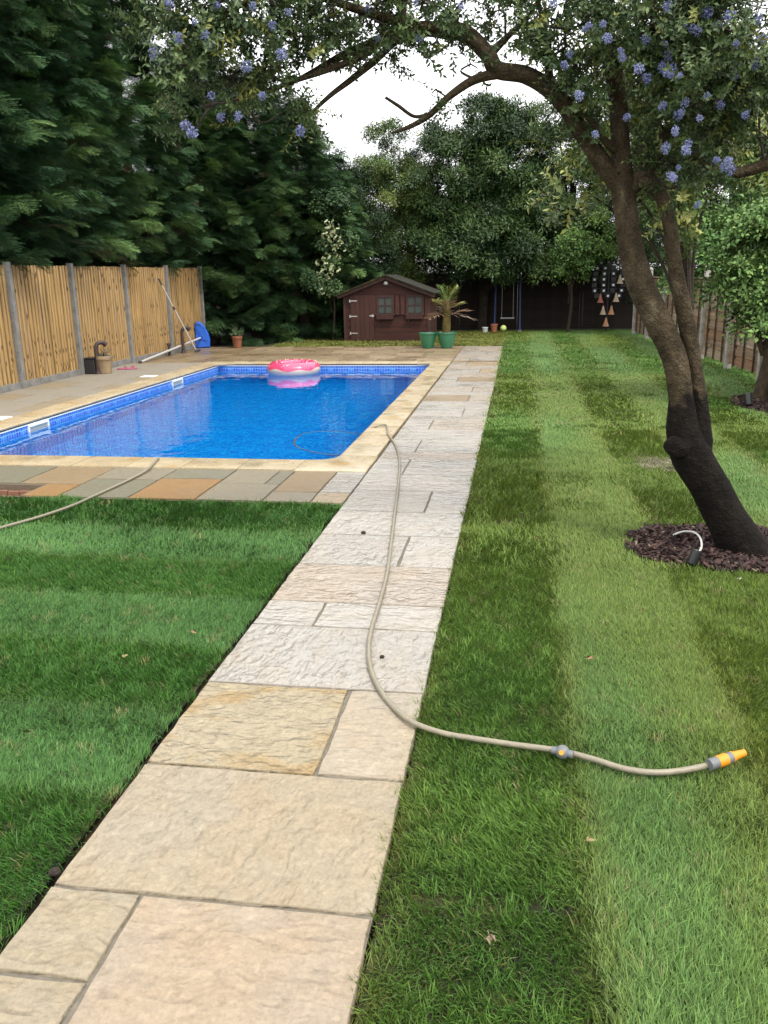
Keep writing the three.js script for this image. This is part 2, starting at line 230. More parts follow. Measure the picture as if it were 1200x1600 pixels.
ashlar(COP.x0, PX0, -20, COP.z0, ['tanWet', 'brownWet', 'sandWet', 'tanWet', 'sandWet'], 13);

// the sunken tray waiting for its cover flag
{
  const t = thing('manhole_tray', [0, 0, 0], 'sunken brown tray of a missing flagstone at the lawn edge', 'drain cover');
  const rust = std([0.12, 0.075, 0.045], 0.9, { map: mortarTex, bumpMap: mortarTex, bumpScale: 0.006 });
  mesh('tray_floor', box(0.76, 0.02, 0.36, -4.19, -0.12, -6.055), rust, t);
  const rim = std([0.16, 0.12, 0.08], 0.8, { map: mortarTex });
  mesh('rim', mergeGeometries([box(0.77, 0.11, 0.02, -4.19, -0.065, -6.245), box(0.77, 0.11, 0.02, -4.19, -0.065, -5.875), box(0.02, 0.11, 0.35, -3.81, -0.065, -6.06), box(0.02, 0.11, 0.35, -4.575, -0.065, -6.06)]), rim, t);
  const brick = std([0.28, 0.13, 0.08], 0.9, { map: mortarTex });
  for (let i = 0; i < 7; i++) mesh('brick', rbox(0.098, 0.05, 0.03, 0.004, -4.5 + i * 0.105, -0.085 + 0.004 * (i % 2), -6.222), brick, t);
  for (let i = 0; i < 12; i++) mesh('rubble', at(new THREE.IcosahedronGeometry(rr(0.012, 0.03), 0), rr(-4.5, -3.86), -0.1, rr(-6.18, -5.92), rnd() * 3, rnd() * 3), i % 3 ? rust : brick, t);
}

// ---------------------------------------------------------------- swimming pool
const pool = setting('swimming_pool', 'rectangular swimming pool lined in blue mosaic with pale stone coping');
const mosaic = (n, seed, base, spread, grout, gw) => tex(512, 512, (u, v) => { const x = u * n, y = v * n, i = Math.floor(x), j = Math.floor(y), fx = x - i, fy = y - j; if (fx < gw || fy < gw) return grout; const h = hash2(i, j, seed), k = hash2(i, j, seed + 1), m = 1 + spread * (h - 0.5) + 0.08 * (hash2(u * 512 | 0, v * 512 | 0, 9) - 0.5); return [base[0] * m + 0.06 * k * spread, base[1] * m + 0.05 * k * spread, base[2] * (0.75 + 0.25 * m)]; }, true);
const linerTex = mosaic(16, 41, [0.03, 0.62, 0.86], 0.5, [0.05, 0.65, 0.88], 0.08);
const bandTex = mosaic(8, 47, [0.22, 0.46, 0.82], 0.6, [0.66, 0.79, 0.94], 0.13);
const liner = std([0.5, 0.9, 1.0], 0.5, { map: linerTex }), band = std([0.9, 0.9, 0.95], 0.35, { map: bandTex });
const DEPTH = -1.45, { x0: qx0, x1: qx1, z0: qz0, z1: qz1 } = POOL, pw = qx1 - qx0, pd = qz1 - qz0;
const uvm = (g, s) => boxUV(g, s);
mesh('pool_wall', uvm(box(0.1, 1.5, pd + 0.2, qx0 - 0.05, -0.79, (qz0 + qz1) / 2), 0.5), liner, pool);
mesh('pool_wall', uvm(box(0.1, 1.5, pd + 0.2, qx1 + 0.05, -0.79, (qz0 + qz1) / 2), 0.5), liner, pool);
mesh('pool_wall', uvm(box(pw, 1.5, 0.1, (qx0 + qx1) / 2, -0.79, qz0 - 0.05), 0.5), liner, pool);
mesh('pool_wall', uvm(box(pw, 1.5, 0.1, (qx0 + qx1) / 2, -0.79, qz1 + 0.05), 0.5), liner, pool);
mesh('pool_floor', uvm(box(pw + 0.2, 0.1, pd + 0.2, (qx0 + qx1) / 2, DEPTH - 0.14, (qz0 + qz1) / 2), 0.5), liner, pool);
const bandY = -0.165, bandH = 0.25;
mesh('tile_band', uvm(box(0.004, bandH, pd - 0.02, qx0 + 0.003, bandY, (qz0 + qz1) / 2), 0.4), band, pool);
mesh('tile_band', uvm(box(0.004, bandH, pd - 0.02, qx1 - 0.003, bandY, (qz0 + qz1) / 2), 0.4), band, pool);
mesh('tile_band', uvm(box(pw - 0.02, bandH, 0.004, (qx0 + qx1) / 2, bandY, qz0 + 0.003), 0.4), band, pool);
mesh('tile_band', uvm(box(pw - 0.02, bandH, 0.004, (qx0 + qx1) / 2, bandY, qz1 - 0.003), 0.4), band, pool);
const whitePlastic = std([0.78, 0.80, 0.80], 0.4);
for (const [a, b, w, d] of [[qx0 + 0.012, (qz0 + qz1) / 2, 0.02, pd - 0.03], [qx1 - 0.012, (qz0 + qz1) / 2, 0.02, pd - 0.03], [(qx0 + qx1) / 2, qz0 + 0.012, pw - 0.05, 0.02], [(qx0 + qx1) / 2, qz1 - 0.012, pw - 0.05, 0.02]]) mesh('liner_bead', box(w, 0.012, d, a, -0.046, b), whitePlastic, pool);
for (const z of [-9.47, -13.88]) { // skimmer mouths in the fence-side wall
  const fr = mesh('skimmer', mergeGeometries([box(0.02, 0.028, 0.46, qx0 + 0.016, -0.066, z), box(0.02, 0.02, 0.46, qx0 + 0.016, -0.190, z), box(0.02, 0.096, 0.026, qx0 + 0.016, -0.13, z - 0.217), box(0.02, 0.096, 0.026, qx0 + 0.016, -0.13, z + 0.217)]), whitePlastic, pool);
  mesh('skimmer_throat', box(0.008, 0.094, 0.406, qx0 + 0.0105, -0.13, z), std([0.30, 0.34, 0.33], 0.5), fr);
  tag(mesh('skimmer_lid', rbox(0.24, 0.012, 0.24, 0.004, -6.235, 0.007, z + 0.08), std([0.8, 0.8, 0.78], 0.45)), z > -10 ? 'white square skimmer lid on the paving near the frame edge' : 'white square skimmer lid near the tan plant pot', 'lid');
}
const copTex = tex(512, 512, (u, v) => { const a = fbm(u, v, 4, 4, 55), b = fbm(u, v, 50, 3, 58), st = sstep(0.58, 0.75, fbm(u, v, 3, 4, 59)); const m = 0.88 + 0.18 * (a - 0.5) + 0.16 * (b - 0.5); return [m, m * lerp(0.95, 0.88, st), m * lerp(0.85, 0.70, st)]; }, true);
const copMats = [[0.54, 0.49, 0.39], [0.51, 0.455, 0.36], [0.56, 0.52, 0.43]].map((c) => std(c, 0.45, { map: copTex, bumpMap: smoothBump, bumpScale: 0.003, roughnessMap: wetMap }));
const copIn = 0.03, CW = { r: COP.x1 - qx1 + copIn, n: COP.z1 - qz1 + copIn };
function copingGeo(width, len) { // bull-nosed stone, nose on +x, running along z
  const s = new THREE.Shape(); const t = 0.042, r = 0.018; s.moveTo(0.004, 0.004); s.lineTo(width - r, 0.004); s.absarc(width - r, 0.004 - r, r, Math.PI / 2, -Math.PI / 2, true); s.lineTo(width - 0.05, 0.004 - t); s.lineTo(0.004, 0.004 - t); s.closePath();
  return boxUV(toCreasedNormals(new THREE.ExtrudeGeometry(s, { depth: len - 0.008, bevelEnabled: false, curveSegments: 8 }).translate(0, 0, 0.004), 0.7), 0.8, rnd() * 4, rnd() * 4);
}
const CORNER = 0.62;
function copingRun(fx, fz, width, length, angle) { // from the corner block at (fx, fz)
  const n = Math.round(length / 0.5), l = length / n;
  for (let i = 0; i < n; i++) { const m = mesh('coping_stone', copingGeo(width, l), copMats[rnd() * 3 | 0], pool); m.position.set(fx, 0.004 + rr(-0.001, 0.001), fz); m.rotation.y = angle; m.translateZ(i * l); }
}
const wl = qx0 + copIn - COP.x0, wr = COP.x1 - (qx1 - copIn), wf = (qz0 + copIn) - COP.z0, wn = COP.z1 - (qz1 - copIn);
copingRun(COP.x0, COP.z0 + CORNER, wl, COP.z1 - COP.z0 - 2 * CORNER, 0);
copingRun(COP.x1, COP.z1 - CORNER, wr, COP.z1 - COP.z0 - 2 * CORNER, Math.PI);
copingRun(COP.x0 + CORNER, COP.z1, wn, COP.x1 - COP.x0 - 2 * CORNER, Math.PI / 2);
copingRun(COP.x1 - CORNER, COP.z0, wf, COP.x1 - COP.x0 - 2 * CORNER, -Math.PI / 2);
for (const [cx, cz, sx, sz, wx, wz] of [[COP.x0, COP.z0, 1, 1, wl, wf], [COP.x1, COP.z0, -1, 1, wr, wf], [COP.x0, COP.z1, 1, -1, wl, wn], [COP.x1, COP.z1, -1, -1, wr, wn]]) {
  const s = new THREE.Shape(), r = 0.2, c = CORNER - 0.004; s.moveTo(0.004, 0.004); s.lineTo(c, 0.004); s.lineTo(c, wz - 0.008); s.lineTo(wx + r - 0.008, wz - 0.008);
  for (let k = 1; k <= 8; k++) { const a = -Math.PI / 2 - k / 8 * Math.PI / 2; s.lineTo(wx - 0.008 + r + Math.cos(a) * r, wz - 0.008 + r + Math.sin(a) * r); } s.lineTo(wx - 0.008, c); s.lineTo(0.004, c); s.closePath();
  let g = new THREE.ExtrudeGeometry(s, { depth: 0.026, bevelEnabled: true, bevelThickness: 0.008, bevelSize: 0.008, bevelOffset: 0, bevelSegments: 3, curveSegments: 10 });
  g.rotateX(Math.PI / 2); g.scale(sx, 1, sz); if (sx * sz < 0) { const p = g.attributes.position; for (let i = 0; i < p.count; i += 3) { for (let q = 0; q < 3; q++) { const t = p.array[i * 3 + 3 + q]; p.array[i * 3 + 3 + q] = p.array[i * 3 + 6 + q]; p.array[i * 3 + 6 + q] = t; } } } g.computeVertexNormals(); g = boxUV(toCreasedNormals(g, 0.7), 0.8, rnd() * 4, 0);
  mesh('coping_stone', g, copMats[0], pool).position.set(cx, 0, cz);
}
const rip = tex(512, 512, (u, v) => { const w = 0.03 * (fbm(u, v, 5, 2, 71) - 0.5); return fbm(u + w, v, 6, 3, 73, 0.5) * 0.6 + 0.4 * fbm(u, v + w, 14, 2, 79); });
const waterMat = phys([1, 1, 1], 0.0, { transmission: 1, thickness: 1, ior: 1.33, attenuationColor: col(0.45, 0.86, 1.0), attenuationDistance: 2.2, bumpMap: rip, bumpScale: 0.004 });
{ // the pool's fill: surface, and sides and bottom just inside the liner's skin
  const g = new THREE.BoxGeometry(pw + 0.06, WATER - (DEPTH - 0.12), pd + 0.06).translate((qx0 + qx1) / 2, (WATER + DEPTH - 0.12) / 2, (qz0 + qz1) / 2);
  tag(mesh('water', boxUV(g, 1.6), waterMat), 'calm blue water in the pool', null, null, 'structure');
}

// ---------------------------------------------------------------- fences
const grainTex = (seed, knots) => { const R = mulberry(seed), K = Array.from({ length: knots }, () => [R(), R(), 0.012 + 0.02 * R()]);
  return tex(256, 1024, (u, v) => { let w = 0.05 * (fbm(u, v, 3, 3, seed) - 0.5), dark = 0; for (const [a, b, r] of K) { let dx = Math.abs(u - a); dx = Math.min(dx, 1 - dx); let dy = Math.abs(v - b); dy = Math.min(dy, 1 - dy); const q = Math.hypot(dx * 0.55, dy) / r; w += 0.03 * Math.exp(-q * q * 0.3) * Math.sign(u - a); dark = Math.max(dark, 1 - sstep(0.5, 1.2, q)); }
    const g = fbm(u + w, v * 0.06, 48, 3, seed + 4), h = fbm(u + w, v * 0.1, 12, 3, seed + 6), f = fbm(u, v, 6, 4, seed + 8); const m = 0.80 + 0.34 * (g - 0.5) + 0.25 * (h - 0.5) + 0.2 * (f - 0.5) - 0.45 * dark; return [m, m * (0.97 - 0.05 * h), m * (0.92 - 0.1 * h)]; }, true); };
const grain = grainTex(901, 14), grainOld = grainTex(955, 5);
const concTex = tex(256, 256, (u, v) => { const m = 0.8 + 0.35 * (fbm(u, v, 6, 5, 131) - 0.5) - (fbm(u, v, 40, 2, 137) > 0.7 ? 0.12 : 0); return [m, m, m * 0.98]; }, true);
const concrete = std([0.30, 0.29, 0.28], 0.9, { map: concTex, bumpMap: concTex, bumpScale: 0.003 }), concretePale = std([0.52, 0.49, 0.44], 0.9, { map: concTex, bumpMap: concTex, bumpScale: 0.003 });
const pine = [[0.58, 0.415, 0.195], [0.64, 0.47, 0.235], [0.53, 0.37, 0.165], [0.61, 0.43, 0.19], [0.57, 0.415, 0.22]].map((c) => std(c, 0.75, { map: grain, bumpMap: grain, bumpScale: 0.002 }));
function wedge(w, h, t0, t1, k) { // feather-edge board standing up, thick edge towards -z, face on +x
  const s = new THREE.Shape([[0, 0], [t1, 0.0], [t0, w], [0, w]].map((p) => new THREE.Vector2(...p)));
  const g = new THREE.ExtrudeGeometry(s, { depth: h, bevelEnabled: false }).rotateX(-Math.PI / 2); const q = boxUV(g, 1, 0, 0), uv = q.attributes.uv; for (let i = 0; i < uv.count; i++) uv.setXY(i, uv.getX(i) * 2.2 + k * 0.37, uv.getY(i) * 0.55 + k * 0.29); return q;
}
const boardGeos = [0, 1, 2, 3, 4, 5].map((k) => wedge(0.074, 1.755, 0.014, 0.020, k)), backGeo = wedge(0.074, 1.735, 0.012, 0.012, 7);
const bayLabels = ['feather-edge fence bay at the left frame edge', 'golden feather-edge fence bay beside the concrete post and black box', 'feather-edge fence bay behind the tan plant pot', 'feather-edge fence bay behind the pole lying on the paving', 'feather-edge fence bay behind the blue bag'];
const postZ = [-10.2, -12.25, -14.12, -16.18, -18.24, -20.3];
const fence = thing('timber_fence', [-7.66, 0, 0], 'golden feather-edge timber fence with grey concrete posts left of the pool', 'fence');
postZ.concat([-8.2]).forEach((z) => mesh('post', boxUV(rbox(0.095, 1.93, 0.082, 0.008, 0.02, 0.93, z), 0.6, z, 0), concrete, fence));
[[-8.2, -10.2], ...postZ.slice(1).map((z, i) => [postZ[i], z])].forEach(([a, b]) => {
  const L = a - b - 0.104, n = Math.round(L / 0.1), w = L / n;
  mesh('gravel_board', boxUV(box(0.05, 0.16, L, 0.012, 0.022, (a + b) / 2), 0.6, a, 0), concrete, fence);
  for (const y of [0.4, 1.0, 1.6]) mesh('rail', box(0.022, 0.07, L, -0.013, y, (a + b) / 2), pine[2], fence);
  for (let i = 0; i < n; i++) { const m = mesh('board', boardGeos[rnd() * 6 | 0], pine[rnd() * 5 | 0], fence); m.position.set(rr(-0.004, 0.004), 0.096 + rr(-0.006, 0.006), b + 0.052 + (i + 1) * w); m.rotation.y = 0; m.scale.z = w / 0.1; m.rotation.x = rr(-0.002, 0.002); const q = mesh('board', backGeo, pine[rnd() * 5 | 0], fence); q.position.set(-0.04, 0.10, b + 0.052 + (i + 0.5) * w); if (i === n - 1) q.visible = true; }
});

// right-hand boundary: lapped panels between pale concrete posts
const lapMats = [[0.40, 0.30, 0.21], [0.46, 0.37, 0.28], [0.37, 0.235, 0.15], [0.50, 0.43, 0.35]].map((c) => std(c, 0.85, { map: grainOld, bumpMap: grainOld, bumpScale: 0.003 }));
const battenMat = std([0.10, 0.075, 0.055], 0.85, { map: grainOld });
const lapGeos = [0, 1, 2].map((k) => { const g = boxUV(at(new THREE.BoxGeometry(0.016, 0.19, 1.6), 0, 0, 0, 0, 0, -0.07), 1, 0, 0), uv = g.attributes.uv; for (let i = 0; i < uv.count; i++) { const x = uv.getX(i), y = uv.getY(i); uv.setXY(i, y * 2 + k * 0.3, x * 0.5 + k * 0.41); } return g; });
{
  const f = thing('lapped_fence', [3.66, 0, -12.0], 'weathered lapped timber fence with pale concrete posts along the right lawn edge', 'fence', null, 0.055);
  const postG = [rbox(0.1, 1.62, 0.1, 0.012, 0, 0.79, 0), at(new THREE.SphereGeometry(0.07, 12, 8), 0, 1.6, 0)];
  const capped = mergeGeometries([boxUV(postG[0], 0.6), boxUV(at(new THREE.SphereGeometry(0.06, 12, 8), 0, 1.63, 0), 0.6)].map((g) => g.index ? g.toNonIndexed() : g));
  for (let i = -2; i < 8; i++) {
    mesh('post', capped, concretePale, f).position.set(0, 0, -i * 1.7 + 0.3);
    if (i === 7) break;
    for (let b = 0; b < 8; b++) { const m = mesh('board', lapGeos[rnd() * 3 | 0], lapMats[rnd() * 4 | 0], f); m.position.set(0.02 + rr(-0.002, 0.002), 0.18 + b * 0.165, -i * 1.7 - 0.55); m.rotation.x = rr(-0.004, 0.004); }
    for (const dz of [-0.5, 0, 0.5]) mesh('batten', box(0.022, 1.38, 0.03, -0.012, 0.76, -i * 1.7 - 0.55 + dz), battenMat, f);
    for (let w = 0; w < 4; w++) mesh('wire', box(0.005, 0.005, 1.6, -0.026, 0.35 + w * 0.3, -i * 1.7 - 0.55), std([0.12, 0.12, 0.12], 0.6), f);
    mesh('capping', box(0.05, 0.02, 1.6, 0.01, 1.46, -i * 1.7 - 0.55), lapMats[3], f);
  }
}
// dark boundary fence under the trees at the end
{
  const f = thing('back_fence', [0, 0, -26.6], 'dark brown panel fence in the shade below the trees at the far end', 'fence');
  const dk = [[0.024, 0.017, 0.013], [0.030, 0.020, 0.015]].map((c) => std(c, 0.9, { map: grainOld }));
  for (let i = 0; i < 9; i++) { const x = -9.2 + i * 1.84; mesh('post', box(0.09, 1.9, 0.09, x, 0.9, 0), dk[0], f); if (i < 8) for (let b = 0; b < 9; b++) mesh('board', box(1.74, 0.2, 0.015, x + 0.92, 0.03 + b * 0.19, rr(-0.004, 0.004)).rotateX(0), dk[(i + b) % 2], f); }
}

// ---------------------------------------------------------------- playhouse shed
{
  const S = thing('garden_shed', [-3.29, 0, -21.65], 'small reddish-brown timber shed with shuttered window at the end of the garden', 'shed');
  const reds = [[0.075, 0.021, 0.016], [0.088, 0.025, 0.018], [0.068, 0.020, 0.015], [0.082, 0.025, 0.016]].map((c) => std(c, 0.7, { map: grainOld, bumpMap: grainOld, bumpScale: 0.002 }));
  const trim = std([0.072, 0.028, 0.021], 0.65, { map: grainOld }), W = 2.16, EAVE = 1.16, RIDGE = 1.56, D = 1.9;
  const plankGeo = (len, k) => { const g = boxUV(at(new THREE.BoxGeometry(len, 0.086, 0.016), 0, 0, 0, 0.09), 1), uv = g.attributes.uv; for (let i = 0; i < uv.count; i++) { const x = uv.getX(i), y = uv.getY(i); uv.setXY(i, y * 2 + k * 0.31, x * 0.4 + k * 0.17); } return g; };
  mesh('back_wall', box(W - 0.04, EAVE + 0.02, 0.03, 0, EAVE / 2, -D), trim, S); mesh('floor', box(W - 0.04, 0.04, D - 0.04, 0, 0.0, -D / 2), trim, S);
  for (let y = 0.04, k = 0; y < RIDGE - 0.03; y += 0.078, k++) { const hw = y < EAVE - 0.03 ? W / 2 : W / 2 * (RIDGE + 0.03 - y) / (RIDGE - EAVE + 0.03); if (hw > 0.08) mesh('plank', plankGeo(hw * 2, k), reds[k % 4], S).position.set(0, y, 0); }
  for (let y = 0.04, k = 0; y < EAVE; y += 0.078, k++) for (const s of [-1, 1]) { const m = mesh('plank', plankGeo(D, k + 5), reds[(k + 1) % 4], S); m.position.set(s * W / 2, y, -D / 2); m.rotation.y = s * Math.PI / 2; }
  for (const s of [-1, 1]) mesh('corner_post', box(0.06, EAVE, 0.05, s * (W / 2 - 0.01), EAVE / 2, 0.016), trim, S);
  const ang = Math.atan2(RIDGE - EAVE, W / 2), rl = Math.hypot(RIDGE - EAVE, W / 2) + 0.16;
  const felt = std([0.055, 0.06, 0.04], 0.95, { map: soilTex, bumpMap: mortarTex, bumpScale: 0.006 }), mossy = std([0.10, 0.115, 0.035], 0.95, { map: soilTex, bumpMap: mortarTex, bumpScale: 0.01 });
  for (const s of [-1, 1]) { const r = mesh('roof', boxUV(box(rl, 0.035, D + 0.3), 0.7), s < 0 ? mossy : felt, S); r.position.set(s * rl / 2 * Math.cos(ang), RIDGE + 0.05 - rl / 2 * Math.sin(ang), -D / 2 + 0.06); r.rotation.z = -s * ang;
    const f = mesh('barge_board', box(rl, 0.09, 0.022), trim, S); f.position.set(s * rl / 2 * Math.cos(ang), RIDGE - 0.005 - rl / 2 * Math.sin(ang), 0.15); f.rotation.z = -s * ang; }
  const door = mesh('door', boxUV(box(0.6, 1.12, 0.03, -0.62, 0.58, 0.03), 0.8), reds[0], S), silver = std([0.5, 0.5, 0.48], 0.4, { metalness: 0.7 });
  for (let i = 0; i < 5; i++) mesh('door_board', box(0.112, 1.1, 0.012, -0.86 + i * 0.12, 0.58, 0.052), reds[i % 4], door);
  for (const y of [0.2, 0.62, 1.0]) mesh('hinge', mergeGeometries([box(0.19, 0.024, 0.008, -0.84, y, 0.064), box(0.03, 0.07, 0.008, -0.93, y, 0.0642)]), silver, door);
  mesh('latch', mergeGeometries([box(0.12, 0.03, 0.012, -0.37, 0.63, 0.066), box(0.03, 0.07, 0.012, -0.35, 0.63, 0.0662)]), silver, door);
  const pane = phys([0.05, 0.06, 0.055], 0.1, { clearcoat: 1 });
  for (const [x, lab] of [[-0.03, 1], [0.72, 0]]) { const w = mesh('window', mergeGeometries([box(0.44, 0.05, 0.04, x, 1.1, 0.03), box(0.48, 0.045, 0.07, x, 0.66, 0.04), box(0.05, 0.4, 0.04, x - 0.2, 0.88, 0.03), box(0.05, 0.4, 0.04, x + 0.2, 0.88, 0.03), box(0.02, 0.4, 0.03, x, 0.88, 0.03), box(0.36, 0.02, 0.028, x, 0.88, 0.03)]), trim, S);
    for (const sx of [-1, 1]) for (const sy of [-1, 1]) mesh('pane', box(0.165, 0.18, 0.006, x + sx * 0.09, 0.88 + sy * 0.098, 0.022), pane, w);
    mesh('shutter', box(0.13, 0.46, 0.022, x - 0.32 * (lab ? 0.95 : 1), 0.88, 0.035), reds[1], S); mesh('shutter', box(0.13, 0.46, 0.022, x + 0.32, 0.88, 0.035), reds[1], S);
    const bx = mesh('window_box', box(0.42, 0.09, 0.1, x, 0.59, 0.08), reds[2], S); mesh('bracket', box(0.03, 0.08, 0.06, x - 0.15, 0.51, 0.06), trim, bx); }
  mesh('wall_light', lathe([[0, 0.05], [0.045, 0.04], [0.06, 0], [0.05, -0.04], [0, -0.05]], 14).translate(0, 1.42, 0.07), std([0.5, 0.5, 0.48], 0.35), S);
}

// ---------------------------------------------------------------- foliage kit
const leafMat = (rough = 0.5, tr = 0.28) => new THREE.MeshPhysicalMaterial({ color: 0xffffff, vertexColors: true, roughness: rough, side: THREE.DoubleSide, transmission: 0, thickness: 0, specularIntensity: 0.5 });
const glossLeaf = leafMat(0.42), softLeaf = leafMat(0.65), needle = leafMat(0.7);
const UP = V(0, 1, 0);
function clumpGeo(seed, n, R, L, W, spread = 0.8) { // leaves on short shoots around a point
  const r = mulberry(seed), T = new Tris();
  for (let i = 0; i < n; i++) { const d = dirOf(r); d.y = d.y * 0.7 + 0.25; d.normalize(); const o = d.clone().multiplyScalar(R * Math.pow(r(), 0.6)); const e = d.clone().addScaledVector(dirOf(r), spread).normalize(); const up = V(rr(-0.5, 0.5, r), 1, rr(-0.5, 0.5, r)).normalize(); const k = rr(0.7, 1.15, r); vary(T, r, 0.45); T.leaf(o, e, up, L * k, W * k, 0.22); }
  return T.build();
}
function sprigGeo(seed, n, len, L, W) { // a twig with alternate leaves, growing along +y
  const r = mulberry(seed), T = new Tris();
  T.strip(V(0, 0, 0), V(0, len, 0), 0.004, V(1, 0, 0)); T.strip(V(0, 0, 0), V(0, len, 0), 0.004, V(0, 0, 1));
  for (let i = 0; i < n; i++) { const t = 0.15 + 0.85 * i / (n - 1), a = i * 2.4 + rr(-0.4, 0.4, r), d = V(Math.cos(a), rr(0.25, 0.9, r), Math.sin(a)).normalize(), k = rr(0.7, 1.1, r) * (1 - 0.25 * t); vary(T, r, 0.4); T.leaf(V(0, len * t, 0), d, V(rr(-0.3, 0.3, r), 1, rr(-0.3, 0.3, r)).normalize(), L * k, W * k, 0.2); }
  return T.build();
}
function sprayGeo(seed, L, nb) { // flat feathery cypress spray along +z, branchlets to both sides, tips nodding
  const r = mulberry(seed), T = new Tris();
  const bend = (z) => -0.35 * z * z / L;
  for (let i = 0; i < nb; i++) { const t = 0.08 + 0.92 * i / nb, s = i % 2 ? 1 : -1, bl = L * (0.52 * Math.sin(Math.PI * Math.min(1, 0.25 + t * 0.75)) + 0.06) * rr(0.75, 1.15, r), a = lerp(1.05, 0.5, t) + rr(-0.12, 0.12, r), o = (vary(T, r, 0.35), V(0, bend(t * L), t * L)), d = V(s * Math.sin(a), rr(-0.12, 0.1, r), Math.cos(a)).normalize(), m = Math.max(3, Math.round(bl / 0.03));
    for (let k = 0; k < m; k++) { const q = (k + 0.4) / m, b = o.clone().addScaledVector(d, bl * q); b.y -= 0.25 * bl * q * q; for (const e of [-1, 1]) { const a2 = Math.atan2(d.x, d.z) + e * rr(0.35, 0.75, r), d2 = V(Math.sin(a2), rr(-0.25, 0.2, r), Math.cos(a2)).normalize(), l = rr(0.045, 0.078, r) * (1.15 - 0.5 * q); const sd = V(d2.z, rr(-0.3, 0.3, r), -d2.x).normalize(); const w = 0.012; const p0 = T.v(b.x - sd.x * w / 2, b.y - sd.y * w / 2, b.z - sd.z * w / 2), p1 = T.v(b.x + sd.x * w / 2, b.y + sd.y * w / 2, b.z + sd.z * w / 2), p2 = T.v(b.x + d2.x * l, b.y + d2.y * l, b.z + d2.z * l); T.t(p0, p1, p2); } }
  }
  return T.build();
}
const mixc = (a, b, t) => col(lerp(a[0], b[0], t), lerp(a[1], b[1], t), lerp(a[2], b[2], t));
const barkTex = tex(256, 256, (u, v) => { const m = 0.75 + 0.5 * (fbm(u, v, 6, 4, 151, 0.5, 0.5) - 0.5) + 0.35 * (fbm(u, v, 40, 3, 157) - 0.5); return [m, m * 0.96, m * 0.88]; }, true);
const barkBump = tex(256, 256, (u, v) => 0.5 + 0.8 * (fbm(u, v, 8, 5, 161) - 0.5) + 0.3 * (fbm(u, v, 50, 2, 163) - 0.5));
const darkBark = std([0.06, 0.045, 0.032], 0.9, { map: barkTex, bumpMap: barkBump, bumpScale: 0.012 });

